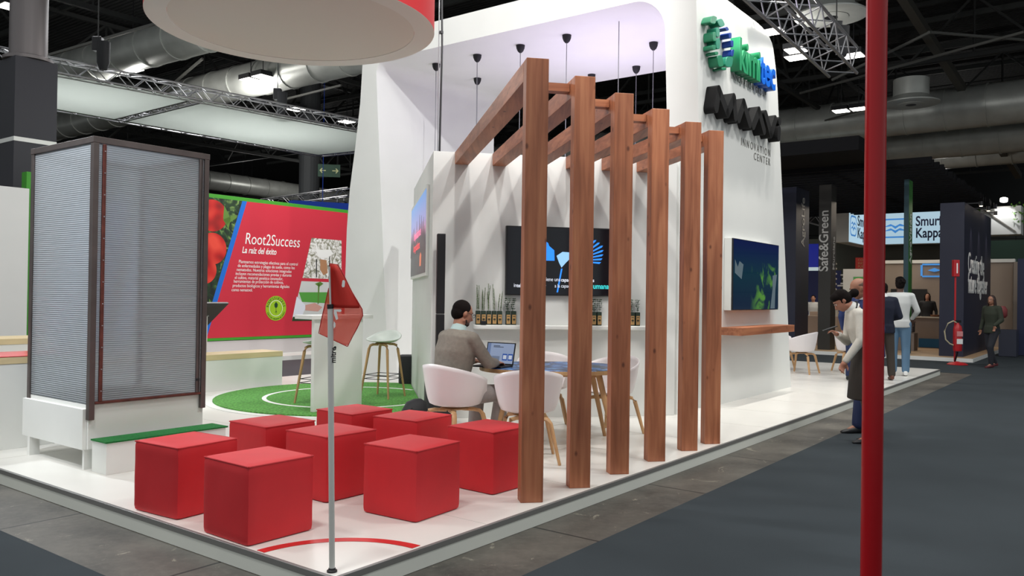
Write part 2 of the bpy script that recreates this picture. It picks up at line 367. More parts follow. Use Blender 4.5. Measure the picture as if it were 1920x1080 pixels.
# red quarter circle on the corner
def ring(cu,cv,r0,r1,a0,a1,z0,z1,n=48):
    m=MB()
    A=[math.radians(a0+(a1-a0)*k/n) for k in range(n+1)]
    for k in range(n):
        q=[(r0,A[k]),(r1,A[k]),(r1,A[k+1]),(r0,A[k+1])]
        m.hexa([UV(cu+r*math.cos(a),cv+r*math.sin(a),z0) for r,a in q],[UV(cu+r*math.cos(a),cv+r*math.sin(a),z1) for r,a in q])
    return m
tag(ring(.03,.04,.556,.622,0,90,PT+.001,PT+.0022).build('floor_marking',REDV,None),'red quarter-circle corner line taped on the white platform','floor marking')
# round turf pitch, cut off by the meeting wall
P0=onz(853,285,3.124); P0=Vector((P0.x,P0.y,0))
WT=3.125
CORNER=P0+QQ*(-.241)
def clipcut(pts):  # keep q < wall side plane
    out=[]; f=lambda p:(p-CORNER).dot(QQ)+.01
    for i,p in enumerate(pts):
        q=pts[(i+1)%len(pts)]; a,b2=f(p),f(q)
        if a<=0: out.append(p)
        if a*b2<0: t=a/(a-b2); out.append(p.lerp(q,t))
    return out
TC=(4.79,5.18)
def disc(r,z): return clipcut([UV(TC[0]+r*math.cos(2*PI*k/72),TC[1]+r*math.sin(2*PI*k/72),z) for k in range(72)])
td=thing('turf_circle','round green artificial-turf circle with a white ring line, under the tall white table','artificial turf',UV(*TC,PT),0)
def tb(m,name,material,**k): m.v=[p-td.location for p in m.v]; return m.build(name,material,td,**k)
tb(MB().prism(disc(1.86,PT+.001),(0,0,.006)),'white_rim',WHITE)
tb(MB().prism(disc(1.755,PT+.0075),(0,0,.014)),'turf',TURF)
m=ring(TC[0]-.04,TC[1]-.01,1.075,1.13,0,360,PT+.0216,PT+.0235,96)
keep=MB()
for k in range(0,len(m.v),8):
    c=sum((m.v[k+i] for i in range(8)),Vector())/8
    if (c-CORNER).dot(QQ)<-.03: keep.hexa(m.v[k:k+4],m.v[k+4:k+8])
tb(keep,'ring_line',MARK)
# ================================================ ARCH (kimitec tower)
arch=thing('exhibition_arch','tall white arch-shaped stand tower with rounded corners and battered legs','exhibition stand',UV(6.75,1.2,PT),RU)
MI=(Matrix.Translation(arch.location)@Matrix.Rotation(RU,4,'Z')).inverted()
def ab(m,name,material,**k): m.v=[MI@p for p in m.v]; return m.build(name,material,arch,**k)
zt=5.73; zi=5.335
out=[];inn=[]
def uf(z): return 6.70+.075*(5.3-z)
def ub(z,v):
    base=9.60+(5.0-z)*.17 if z<5.0 else 9.60-.02*(z-5)
    if z>4.75:
        t=min(1,(z-4.75)/(zt-4.75)); base-=1.0*(1-math.sqrt(max(0,1-t*t)))*.95
    k=max(0,min(1,(v-1.7)/1.2)); return base*(1-k)+9.86*k if v<4 else 9.86
# profile in (v,z): right leg outer -> over the top -> left leg outer; and inner
N=10
rightout=[(1.2,PT),(1.2,1.5),(1.2,3.0),(1.2,4.2),(1.2,4.7),(1.2,5.0),(1.2,5.28)]+[(1.65-.45*math.cos(a),5.28+.45*math.sin(a)) for a in [PI/2*k/N for k in range(1,N+1)]]
top=[(2.0,zt),(2.5,zt),(3,zt),(4,zt),(5.5,zt),(6.6,zt)]
leftout=[(6.75+.42*math.sin(a),5.31+.42*math.cos(a)) for a in [PI/2*k/N for k in range(0,N+1)]]+[(7.26,4.7),(7.42,4.0),(7.6,3.3),(7.72,2.6),(7.84,1.5),(7.95,PT)]
rightin=[(1.63,PT),(1.63,1.5),(1.63,3.0),(1.63,4.2),(1.63,4.6),(1.63,4.75),(1.63,4.9)]+[(2.06-.43*math.cos(a),4.9+.435*math.sin(a)) for a in [PI/2*k/N for k in range(1,N+1)]]
topin=[(2.2,zi),(2.6,zi),(3,zi),(4,zi),(5.5,zi),(6.6,zi)]
leftin=[(6.62+.23*math.sin(a),zi-.23+.23*math.cos(a)) for a in [PI/2*k/N for k in range(0,N+1)]]+[(6.85,4.7),(6.85,4.0),(6.85,3.3),(6.85,2.6),(6.85,1.5),(6.85,PT)]
def leg(oo,ii,name):
    m=MB();n=len(oo);vs=[]
    for prof in (oo,ii):
        for (v_,z_) in prof: vs.append(UV(uf(z_),v_,z_))
        for (v_,z_) in prof: vs.append(UV(ub(z_,v_),v_,z_))
    of,ob_,if_,ib=0,n,2*n,3*n; fs=[]
    for i in range(n-1):
        fs+=[(of+i,of+i+1,ob_+i+1,ob_+i),(if_+i,ib+i,ib+i+1,if_+i+1),(of+i,if_+i,if_+i+1,of+i+1),(ob_+i,ob_+i+1,ib+i+1,ib+i)]
    for e in (0,n-1): fs.append((of+e,ob_+e,ib+e,if_+e))
    m.add(vs,fs); return ab(m,name,WALLW,smooth=True)
leg(rightout,rightin,'leg'); leg(top,topin,'header'); leg(leftout,leftin,'leg')
# short connectors header<->legs share end sections (v 1.65->2.0 and 6.6->6.75)
def conn(o1,i1,o2,i2):
    m=MB(); A=[UV(uf(o1[1]),*o1),UV(ub(o1[1],o1[0]),*o1),UV(ub(i1[1],i1[0]),*i1),UV(uf(i1[1]),*i1)]; B=[UV(uf(o2[1]),*o2),UV(ub(o2[1],o2[0]),*o2),UV(ub(i2[1],i2[0]),*i2),UV(uf(i2[1]),*i2)]
    m.hexa(A,B); return ab(m,'header_joint',WALLW,smooth=True)
conn(rightout[-1],rightin[-1],top[0],topin[0]); conn(top[-1],topin[-1],leftout[0],leftin[0])
# return wall between meeting room and arch leg
m=MB(); m.hexa(*uvbox(6.32,6.9,1.21,1.5,PT,WT)); tag(m.build('return_panel',WALLW),'narrow white panel joining the meeting wall to the arch leg','wall panel')
# ceiling canopies with flexes
PEN=[(7.37,5.24,1),(7.35,4.37,1),(7.34,3.52,1),(7.24,2.59,0),(8.37,2.64,1),(7.38,6.13,1),(8.47,6.14,1),(9.38,4.34,1),(9.37,3.47,1)]
def pend(u_,v_,can,label):
    t=thing('hanging_cable' if not can else 'pendant_fitting',label,'pendant light',UV(u_,v_,zi),0,'pendant fittings under the arch' if can else None)
    if can: MB().lathe([(.02,-.115),(.045,-.09),(.062,-.05),(.068,0)],20).build('ceiling_cup',BLK2,t,smooth=True)
    MB().tube([(0,0,-.1 if can else 0),(0,0,-2.6)],.006,6).build('flex',mat('grey_flex',(120,120,124),.5),t)
    if can: MB().lathe([(.012,-2.72),(.022,-2.7),(.022,-2.62),(.01,-2.58)],12).build('bulb_holder',BLK2,t,smooth=True)
    return t
labs=['black ceiling cup pendant above the second beam end, front row second from the hanging disc',
 'black ceiling cup pendant right above the top of the nearest timber post','black ceiling cup pendant above the second timber post, front row',
 'thin white cord with no cup hanging over the third timber post','black ceiling cup pendant closest to the rounded inner corner of the arch',
 'black ceiling cup pendant by the vertical cable near the hanging disc','lower black ceiling cup pendant hanging behind another, over the first beam',
 'black ceiling cup pendant partly behind the second timber post, back row','black ceiling cup pendant in the back row over the third timber post']
for (a,b2,c),l in zip(PEN,labs): pend(a,b2,c,l)
# ================================================ MEETING WALL
mw_=thing('meeting_wall','white partition carrying the large screen, plant shelf and the timber beam ends','partition wall',(CORNER.x,CORNER.y,PT),RP)
H=WT-PT
MB().box(0,2.9,0,.12,0,H).build('front_panel',WALLW,mw_,bevel=.002)
MB().box(0,.12,.121,3.45,0,H).build('side_panel',WALLW,mw_,bevel=.002)
def Wp(x,z,off=0): return CORNER+QQ*x-PP*off+ZZ*z     # point on the wall face, off = out of the wall
# screen on the meeting wall
def screen_thing(name,label,origin,rz,w,h,d,content=None,frame=BLACK):
    t=thing(name,label,'screen',origin,rz)
    MB().box(0,w,-d,0,0,h).build('casing',frame,t,bevel=.003); return t
DARKSCR=mat('display_black',(10,11,16),.12,emit=(6,8,16),estr=.6)
sx0=.594+.241; t=screen_thing('wall_screen','large black screen with blue butterfly and Spanish caption on the meeting wall',Wp(sx0,1.514),RP,1.40,.79,.06)
MB().box(.012,1.388,-.0615,-.0605,.012,.778).build('display',DARKSCR,t)
BL=emis('display_blue',(40,130,245),1.5); BL2=emis('display_light_blue',(150,200,245),1.2); TXW=emis('display_white',(225,228,240),1.1); TXC=emis('display_cyan',(60,215,215),1.1)
def onw(px,py): # pixel on the screen face -> local coords
    p=onpl(px,py,Wp(0,0,.0625),PP)-t.location; return (p.dot(QQ),p.z)
def scrpoly(pts,material,name='picture',y=-.0625):
    m=MB()
    for P in pts: m.poly([(a,y,b2) for a,b2 in [onw(*q) for q in P]])
    m.build(name,material,t,fix=False)
Z=lambda x,y:(900+x/5.4,400+y/5.4)
scrpoly([[Z(560,250),Z(650,275),Z(690,300),Z(700,330),Z(752,375),Z(755,480),Z(640,478),Z(520,470),Z(480,400)]],BL)
fe=[]
for k in range(9):
    a=math.radians(-8+k*8.5); L=300-abs(k-4)*12; x0,y0=Z(960,470); x1,y1=x0+L/5.4*math.cos(a),y0-L/5.4*math.sin(a); nx,ny=math.sin(a)*2.1,math.cos(a)*2.1
    fe.append([(x0,y0+2),(x1-nx,y1-ny),(x1+3,y1-2),(x1+nx*.7,y1+ny*.7)])
scrpoly(fe,BL,'wing',-.0627)
scrpoly([[Z(775,430),Z(835,390),Z(900,395),Z(930,440),Z(870,500),Z(825,550),Z(800,500)]],BL2,'body',-.063)
scrpoly([[Z(820,560),Z(835,560),Z(790,800),Z(775,800)]],BL,'leg',-.063)
def wtext(s,px,py,size,material,bold=0,shear=0,width=1):
    a,b2=onw(px,py); return text(s,material,t,frameM((a,-.0635,b2),(1,0,0),(0,0,1)),size=size,bold=bold,shear=shear,width=width,extrude=.0004)
wtext('tiene una',*Z(652,685),.062,TXW,width=.82); wtext('capacidad de análisis',*Z(820,690),.058,TXW,.0012,width=.83)
wtext('in',*Z(340,745),.062,TXW,width=.82); wtext('teligente superior',*Z(372,747),.058,TXW,.0012,width=.82); wtext('a la capacidad',*Z(755,750),.058,TXW,width=.8); wtext('humana',*Z(1112,762),.085,TXC,.002,width=.86)
# plant shelf
sh=thing('wall_shelf','long white shelf under the large screen carrying potted seedlings','shelf',Wp(.471,1.125),RP)
MB().box(0,2.2,-.14,0,0,.05).build('shelf_board',WHITE,sh,bevel=.012)
KRAFT=mat('kraft_label',(186,146,92),.7); BOXG=mat('dark_green_carton',(34,52,40),.6); SOIL=mat('soil',(38,28,22),.9)
LEAFA=mat('herb_green',(140,160,118),.7,noise=.2,nscale=40); LEAFB=mat('leaf_green',(52,84,46),.6,noise=.3,nscale=40)
def pot(label,kind,seed):
    rnd=random.Random(seed)
    t=thing('potted_seedling',label,'plant',(0,0,0),RP,'potted seedlings on the white shelf')
    MB().box(-.026,.026,-.026,.026,0,.155).build('carton',BOXG,t,bevel=.002)
    f=MB().box(-.0215,.0215,-.0275,-.0265,.012,.115).build('label',KRAFT,t)
    MB().poly([(-.012,-.0278,.05),(.012,-.0278,.05),(.015,-.0278,.066),(.0,-.0278,.075),(-.015,-.0278,.066)]).poly([(-.002,-.0278,.03),(.002,-.0278,.03),(.002,-.0278,.05),(-.002,-.0278,.05)]).poly([(-.015,-.0278,.092),(.015,-.0278,.092),(.015,-.0278,.1),(-.015,-.0278,.1)]).build('leaf_emblem',mat('emblem_ink',(60,56,40),.7),f,fix=False)
    MB().box(-.022,.022,-.022,.022,.150,.157).build('soil',SOIL,t)
    m=MB(); st=MB()
    if kind=='herb':
        for k in range(rnd.choice((2,3))):
            x=rnd.uniform(-.015,.015);y=rnd.uniform(-.012,.012);h=rnd.uniform(.15,.3);lx=rnd.uniform(-.05,.05)*h*3;P=[]
            for i in range(9):
                s_=i/8; P.append(Vector((x+lx*s_*s_*.6,y,.155+h*s_)))
            st.tube(P,[.0011]*9,5)
            for i in range(1,9):
                for j in range(26):
                    a=rnd.uniform(0,2*PI); q=P[i]+Vector((0,0,rnd.uniform(-.018,.018))); d=Vector((math.cos(a),math.sin(a),.8)).normalized()*rnd.uniform(.010,.018); s2=d.cross(ZZ).normalized()*.0028
                    m.add([q-s2,q+s2,q+d],[(0,1,2)])
        mt=LEAFA
    else:
        for k in range(3):
            x=rnd.uniform(-.012,.012);P=[Vector((x,rnd.uniform(-.01,.01),.155))]
            for i in range(6): P.append(P[-1]+Vector((rnd.uniform(-.012,.012),rnd.uniform(-.01,.01),.023)))
            st.tube(P,.0018,5)
            for q in P[1:]:
                for j in range(6):
                    a=rnd.uniform(0,2*PI); d=Vector((math.cos(a),math.sin(a),rnd.uniform(-.1,.6))).normalized()*rnd.uniform(.02,.032); s2=d.cross(ZZ).normalized()*.009
                    m.add([q,q+d*.5-s2,q+d,q+d*.5+s2],[(0,1,2,3)])
        mt=LEAFB
    st.build('stem',mt,t); m.build('foliage',mt,t,fix=False)
    return t
names=['first','second','third','fourth','fifth']
for k in range(5):
    p=pot('feathery seedling in a dark carton with kraft label, %s of five from the shelf end'%names[k],'herb',11+k); p.location=Wp(.52+.062*k,1.176,.075)
xs=[(.865,'small-leaved seedling carton just beyond the gap after the five feathery ones'),(.93,'small-leaved seedling carton half behind the nearest timber post'),(1.87,'bushy seedling carton showing between second and third timber posts, taller label'),(1.935,'bushy seedling carton beside the third timber post'),(2.335,'leafy seedling carton showing just past the third timber post'),(2.40,'leafy seedling carton next to the fourth timber post')]
for k,(x,l) in enumerate(xs):
    p=pot(l,'leaf',31+k); p.location=Wp(x,1.176,.075)
tag(MB().box(-.03,.03,-.02,.02,0,.045).build('small_box',BLACK,None,bevel=.004),'tiny black box in front of the first seedling carton on the shelf','box')
bpy.data.objects['small_box'].location=Wp(.575,1.176,.122); bpy.data.objects['small_box'].rotation_euler=(0,0,RP)
# poster screen on the side of the meeting wall
t=thing('poster_screen','tall bright screen with dusk skyline and pink lettering on the side wall','screen',CORNER+PP*3.40+ZZ*1.75,RP+PI*1.5)
# local x runs toward the camera (-p), local y = -q? faces out of side wall
def lt(p): return t.matrix_world.inverted()@p
bpy.context.view_layer.update()
m=MB(); L=2.95
m.box(0,L,-.035,-.001,-.02,1.06).build('casing',WHITE,t,bevel=.003)
SKY=emis('poster_dusk',(120,150,205),.9); nt,b,mp=nodes(SKY); sx_=nt.nodes.new('ShaderNodeSeparateXYZ'); nt.links.new(mp.outputs[0],sx_.inputs[0])
c=ramp(nt,sx_.outputs[2],[(.30,lin((22,34,36))),(.46,lin((60,70,86))),(.56,lin((190,130,165))),(.68,lin((150,150,205))),(1.0,lin((96,150,215)))]); nt.links.new(c,b.inputs['Emission Color'])
MB().box(.05,L-.05,-.037,-.0355,.02,1.02).build('picture',SKY,t)
tr_=MB(); rnd=random.Random(3)
for k in range(16):
    x=.1+k*.175; h=.5+rnd.uniform(.05,.3); tr_.add([(x-.12,-.0385,.3),(x+.12,-.0385,.3),(x+.02,-.0385,h),(x-.02,-.0385,h)],[(0,1,2,3)])
tr_.build('tree_silhouette',emis('poster_dark',(26,36,44),.5),t,fix=False)
PK=emis('poster_pink',(245,120,160),1.1); PR=emis('poster_red',(230,60,70),1.1)
text('Impulsamos',PK,t,frameM((.75,-.0395,.52),(1,0,0),(0,0,1)),size=.17,bold=.002,width=1.7,extrude=.0005)
text('la agricultura',PR,t,frameM((.7,-.0395,.36),(1,0,0),(0,0,1)),size=.15,bold=.003,width=1.6,extrude=.0005)
MB().poly([(1.95,-.039,.12),(2.2,-.039,.12),(2.25,-.039,.26),(2.1,-.039,.3),(1.95,-.039,.25)]).build('figure',emis('poster_orange',(220,110,60),.9),t,fix=False)
# ================================================ TIMBER POSTS AND BEAMS
corners=[(976,943.5),(1068,916),(1144,890),(1215,866),(1278,846),(1322,833)]
order=['nearest and tallest-looking','second','third','fourth','fifth','sixth and last']
HT=3.01; PW=.155; PD=.112
post=MB().box(0,PW,0,PD,0,HT).build('timber_post',WOOD,None,bevel=.004,origin=(0,0,0))
beams=[];posts=[]
for i,(px,py) in enumerate(corners):
    p=onz(px,py,PT)
    po=post if i==0 else post.copy()
    if i: COL.objects.link(po)
    po.location=p; po.rotation_euler=(0,0,RP); posts.append(p)
    tag(po,'square stained pine post on the platform edge, %s of the row of six'%order[i],'timber post','pine posts along the platform edge')
    a0=p+PP*(PD+.001); b0=P0+QQ*(.43*i+.002)-PP*.001; 
    zt_=PT+HT; zb=zt_-.14
    lx=QQ*PW
    A=[a0+ZZ*(zb-a0.z),a0+lx+ZZ*(zb-a0.z),a0+lx+ZZ*(zt_-a0.z),a0+ZZ*(zt_-a0.z)]; A=[Vector((q.x,q.y,z)) for q,z in zip((a0,a0+lx,a0+lx,a0),(zb,zb,zt_,zt_))]
    B=[Vector((q.x,q.y,z)) for q,z in zip((b0,b0+lx,b0+lx,b0),(zb,zb,zt_,zt_))]
    bm_=MB().hexa(A,B).build('timber_beam',WOOD,None,bevel=.004); 
    # swap grain direction along the beam
    tag(bm_,'stained pine beam running from the %s post back to the white meeting wall'%order[i].split(' and')[0],'timber beam','pine beams to the meeting wall'); beams.append((A,B))
BWOOD=WOOD.copy(); BWOOD.name='stained_pine_beam'
for n in BWOOD.node_tree.nodes:
    if n.type=='MAPPING':
        s=n.inputs['Scale'].default_value
        if abs(s[2]-.9)<.01: n.inputs['Scale'].default_value=(14,.9,14)
        if abs(s[2]-4.6)<.01: n.inputs['Scale'].default_value=(8,4.6,8)
for o in bpy.data.objects:
    if o.name.startswith('timber_beam'): o.data.materials[0]=BWOOD
XW=WOOD.copy(); XW.name='stained_pine_rail'
for n in XW.node_tree.nodes:
    if n.type=='MAPPING':
        s=n.inputs['Scale'].default_value
        if abs(s[2]-.9)<.01: n.inputs['Scale'].default_value=(.9,14,14)
        if abs(s[2]-4.6)<.01: n.inputs['Scale'].default_value=(4.6,8,8)
for i in range(5):
    # short spacer rail between beam i and i+1, level with the rear of post i+1
    p1=posts[i+1]+PP*(PD+.03); x1=QQ.dot(p1); 
    d=(p1-posts[i]).dot(PP); k=d/((P0-posts[i]).dot(PP)); left=posts[i]+(P0+QQ*.43*i-posts[i])*k+QQ*PW
    s0=left+QQ*.002; wd=(p1-s0).dot(QQ)-.004
    m=MB().box(0,wd,0,.09,0,.06); t_=m.build('spacer_rail',XW,None,origin=(0,0,0)); t_.location=(s0.x,s0.y,PT+HT-.085); t_.rotation_euler=(0,0,RP)
    tag(t_,'short pine spacer rail between beams, behind the %s post'%order[i+1].split(' and')[0],'spacer rail','pine spacer rails between the beams')
# ================================================ KIMITEC SIDE: logo, screen, shelf
def K(px,py,off): # pixel -> (u,z) on plane v=1.2-off
    p=onpl(px,py,UV(0,1.2-off),VV); a=uv(p); return a[0],a[2]
lg=thing('company_logo','three-dimensional green and blue kimitec logo letters on the white tower face','sign',UV(7.0,1.2,4.4),RU)
LG=mat('logo_green',(30,130,92),.35); LG2=mat('logo_teal',(40,140,112),.35); LB=mat('logo_navy',(24,62,150),.3); LB2=mat('logo_blue',(20,104,216),.3); LGK=mat('logo_letter_green',(36,150,100),.35)
def blob(name,cx,cy,w,h,ang,material,z0=1310,z1=20,s=7.2,off=.13,n=20,pw=3.5):
    pts=[]
    for k in range(n):
        a=2*PI*k/n; x=math.copysign(abs(math.cos(a))**(2/pw),math.cos(a))*w/2; y=math.copysign(abs(math.sin(a))**(2/pw),math.sin(a))*h/2
        A=math.radians(ang); X=x*math.cos(A)-y*math.sin(A); Y=x*math.sin(A)+y*math.cos(A)
        uu,zz=K(z0+(cx+X)/s,z1+(cy+Y)/s,off); pts.append((uu-7.0,-off,zz-4.4))
    MB().prism(pts,(0,off-.001,0)).build(name,material,lg,bevel=.006)
for a in [(205,125,75,110,20,LG),(305,165,80,110,-25,LG2),(262,290,50,130,0,LG2),(215,350,45,130,0,LG),(265,445,55,150,0,LG2),(212,495,45,70,0,LG),(245,575,45,45,0,LG),(295,680,75,160,-8,LG),(415,690,95,145,10,LG2),(345,785,60,40,0,LG)]: blob('leaf_segment',*a)
for a in [(385,245,38,52,-30,LB),(430,335,34,80,0,LB),(455,445,34,92,0,LB),(460,570,34,95,8,LB)]: blob('blue_segment',*a)
def ltxt(s,px,py,hpx,material,name):
    u0,z0=K(px,py,.13); return text(s,material,lg,frameM((u0-7,-.065,z0-4.4),(1,0,0),(0,0,1)),size=hpx,extrude=.064,bold=.012,width=.92,name=name,bevel=.003)
u0,z0=K(1386,127,.13); x=u0-7
x1,_=K(1455,165,.13); x1-=7
zA=K(1386,128,.13)[1]-4.4
adv=[('k',.30,LGK),('i',.14,LGK),('m',.44,LGK),('i',.14,LGK),('t',.2,LB2),('e',.3,LB2),('c',.29,LB2)]
tot=sum(a for _,a,_ in adv); sc=(x1-x)/tot
for ch,a,mt_ in adv:
    text(ch,mt_,lg,frameM((x,-.065,zA),(1,0,0),(0,0,1)),size=.60,extrude=.064,bold=.014,width=sc*1.02,name='letter',bevel=.003); x+=a*sc
GT=mat('grey_print',(110,108,104),.6)
text('INNOVATION GROUP',GT,lg,frameM((K(1371,142,0)[0]-7,-.002,K(1371,147,0)[1]-4.4),(1,0,0),(0,0,1)),size=.12,width=.92,space=1.25,name='tagline')
lg2=thing('wave_logo','thick black rounded zigzag logo letters below the green and blue logo','sign',UV(7.0,1.2,3.8),RU)
def stroke(pts,wd,off,name='letter'):
    # outline of a thick polyline with round ends, extruded from the wall
    for (a,b_) in zip(pts[:-1],pts[1:]): pass
    m=MB()
    for (a,b_) in zip(pts[:-1],pts[1:]):
        d=Vector((b_[0]-a[0],0,b_[1]-a[1])); L=d.length; d.normalize(); n=Vector((-d.z,0,d.x)); P=[]
        A=Vector((a[0],0,a[1]));B=Vector((b_[0],0,b_[1]))
        for k in range(9): t_=PI/2+PI*k/8; P.append(A+d*math.cos(t_)*wd/2+n*math.sin(t_)*wd/2+Vector((0,-off,0)))
        for k in range(9): t_=-PI/2+PI*k/8; P.append(B+d*math.cos(t_)*wd/2+n*math.sin(t_)*wd/2+Vector((0,-off,0)))
        m.prism(P,(0,off-.001,0))
    return m.build(name,mat('logo_black',(9,9,11),.7,spec=.25),lg2,smooth=True)
zb,zt_=.095,.335; off=.15; _st=stroke
def stroke(P,wd,off,name='letter'): return _st([(a*.945,b_) for a,b_ in P],wd,off,name)
stroke([(.02,zb),(.10,zt_),(.40,zb),(.62,zt_),(.68,zb)],.125,off)
stroke([(.80,zb),(.98,zt_),(1.22,zb)],.125,off); stroke([(1.36,zb),(1.58,zt_),(1.80,zb)],.125,off)
stroke([(1.86,zt_),(2.10,zb),(2.28,zt_)],.125,off); stroke([(2.44,zb),(2.46,zb+.12)],.12,off); stroke([(2.47,zt_),(2.475,zt_+.01)],.12,off,'dot')
text('INNOVATION',GT,lg2,frameM((K(1389,271,0)[0]-7,-.002,K(1389,272,0)[1]-3.8),(1,0,0),(0,0,1)),size=.15,space=1.5,width=.9,name='tagline')
text('CENTER',GT,lg2,frameM((K(1413,296,0)[0]-7,-.002,K(1413,299,0)[1]-3.8),(1,0,0),(0,0,1)),size=.15,space=1.4,width=.95,name='tagline')
t=thing('side_screen','glossy screen with dark blue and green plant picture on the tower side','screen',UV(7.68,1.2,1.352),RU)
MB().box(0,1.76,-.1,-.001,0,.96).build('housing',WHITE,t,bevel=.003)
GL=mat('display_glass',(5,8,14),.06,emit=(8,22,58),estr=1.0,coat=.5); nt,b,mp=nodes(GL)
n=tex(nt,'ShaderNodeTexNoise',mp.outputs[0],Scale=3.2,Detail=6.,Distortion=1.)
s2=nt.nodes.new('ShaderNodeSeparateXYZ'); nt.links.new(mp.outputs[0],s2.inputs[0])
bg=ramp(nt,s2.outputs[2],[(.1,lin((10,34,60))),(.5,lin((8,50,66))),(.9,lin((10,26,76)))])
gf=ramp(nt,n.outputs['Fac'],[(.5,(0,0,0,1)),(.62,(1,1,1,1))]); xr=ramp(nt,s2.outputs[0],[(.55,(0,0,0,1)),(.62,(0,0,0,1)),(1.0,(1,1,1,1))])
mlt=nt.nodes.new('ShaderNodeMath'); mlt.operation='MULTIPLY'; nt.links.new(gf,mlt.inputs[0]); nt.links.new(xr,mlt.inputs[1])
zr=ramp(nt,s2.outputs[2],[(.55,(1,1,1,1)),(.68,(0,0,0,1))]); ml2=nt.nodes.new('ShaderNodeMath'); ml2.operation='MULTIPLY'; nt.links.new(mlt.outputs[0],ml2.inputs[0]); nt.links.new(zr,ml2.inputs[1])
c=mixc(nt,ml2.outputs[0],bg,lin((90,150,60))); nt.links.new(c,b.inputs['Emission Color']); b.inputs['Emission Strength'].default_value=.8
MB().box(.005,1.755,-.122,-.101,.004,.956).build('casing',BLACK,t); MB().box(.012,1.748,-.124,-.1225,.012,.948).build('display',GL,t)
LEAFS=emis('display_leaf_white',(120,140,150),.5)
MB().poly([(.06,-.1245,.5),(.3,-.1245,.42),(.36,-.1245,.62),(.22,-.1245,.66),(.16,-.1245,.58),(.06,-.1245,.68)]).build('picture',LEAFS,t,fix=False); MB().poly([(1.42,-.1245,.02),(1.6,-.1245,.02),(1.62,-.1245,.3),(1.68,-.1245,.52),(1.5,-.1245,.5),(1.5,-.1245,.3)]).build('picture',LEAFS,t,fix=False)
SW=WOOD.copy(); SW.name='dark_stained_shelf'
for n in SW.node_tree.nodes:
    if n.type=='MAPPING':
        s=n.inputs['Scale'].default_value
        if abs(s[2]-.9)<.01: n.inputs['Scale'].default_value=(.9,14,14)
o=MB().box(0,2.06,-.33,-.001,0,.10).build('wall_shelf',SW,None,bevel=.003,origin=(0,0,0)); o.location=UV(7.49,1.2,1.032); o.rotation_euler=(0,0,RU); tag(o,'thick stained wooden ledge on the tower side below the glossy screen','shelf')
# ================================================ RED CUBE SEATS
def cube_mesh(seed,S=.445,n=14,r=.02):
    rnd=random.Random(seed); h=S/2-r; vs=[];fs=[];idx={}
    ph=[rnd.uniform(0,6) for _ in range(8)]
    def pt(f,i,j):
        a=-1+2*i/n; b2=-1+2*j/n
        q={0:(a,b2,1),1:(b2,a,-1),2:(1,a,b2),3:(-1,b2,a),4:(b2,1,a),5:(a,-1,b2)}[f]
        p=Vector([c*S/2 for c in q]); c=Vector([max(-h,min(h,x)) for x in p]); d=p-c
        p2=c+d.normalized()*r if d.length>1e-6 else p
        if d.length<=1e-6: pass
        p2=Vector([ (math.copysign(S/2,x) if abs(x)>=S/2-1e-6 and abs(y)<=h and abs(z)<=h else xx) for (x,y,z,xx) in ((p.x,p.y,p.z,p2.x),(p.y,p.x,p.z,p2.y),(p.z,p.x,p.y,p2.z))])
        w=.0035
        nx=math.sin(9*p2.y+ph[0]+4*p2.z)*math.sin(7*p2.z+ph[1]); ny=math.sin(8*p2.x+ph[2])*math.sin(9*p2.z+ph[3]-3*p2.x)
        e=1-max(0,(abs(p2.z)-.19)/.04) if abs(p2.z)>.19 else 1
        if abs(q[0])==1: p2.x+=math.copysign(w*nx*e,p2.x)
        if abs(q[1])==1: p2.y+=math.copysign(w*ny*e,p2.y)
        if q[2]==1: p2.z+=.006*(1-(p2.x/(S/2))**2)*(1-(p2.y/(S/2))**2)
        k=tuple(round(x,4) for x in p)
        if k not in idx: idx[k]=len(vs); vs.append(p2+Vector((0,0,S/2)))
        return idx[k]
    for f in range(6):
        for i in range(n):
            for j in range(n): fs.append((pt(f,i,j),pt(f,i+1,j),pt(f,i+1,j+1),pt(f,i,j+1)))
    m=MB(); m.add(vs,fs); return m
cubes=[((463.6,1027),PT,-90+88.8,'red cube seat nearest the front left corner of the platform'),
 ((779.8,982),PT,3.5,'red cube seat standing alone right of the flag pole, in the front row'),
 ((331.7,976.7),PT,4.5,'red cube seat at the platform edge in front of the low green-topped step'),
 ((611,944.6),PT,-1,'red cube seat directly behind the flag pole'),
 ((498,800),PT+.445,-.5,'red cube seat behind the two front left ones, next to the round turf'),
 ((659.4,776),PT+.445,-1.5,'red cube seat against the tall white table panel'),
 ((782,788.6),PT+.445,4.5,'red cube seat in front of the sitting man\'s chair'),
 ((924,929.6),PT,-2,'red cube seat touching the nearest timber post in the view')]
for k,(px,z,ang,lab) in enumerate(cubes):
    c=onz(px[0],px[1],z); t=thing('cube_seat',lab,'pouf',(c.x,c.y,PT),RU+math.radians(ang),'red cube seats')
    S=.445
    cm=cube_mesh(k,S); cm.v=[p+Vector((S/2,S/2,0)) for p in cm.v]; cm.build('cover',RED,t,smooth=True)
    e=.004; z_=S-.009
    MB().tube([(e,e,z_),(S-e,e,z_),(S-e,S-e,z_),(e,S-e,z_),(e,e,z_)],.0048,6,ref=(0,0,1)).build('piping',mat('red_piping',(194,32,40),.6),t,smooth=True)
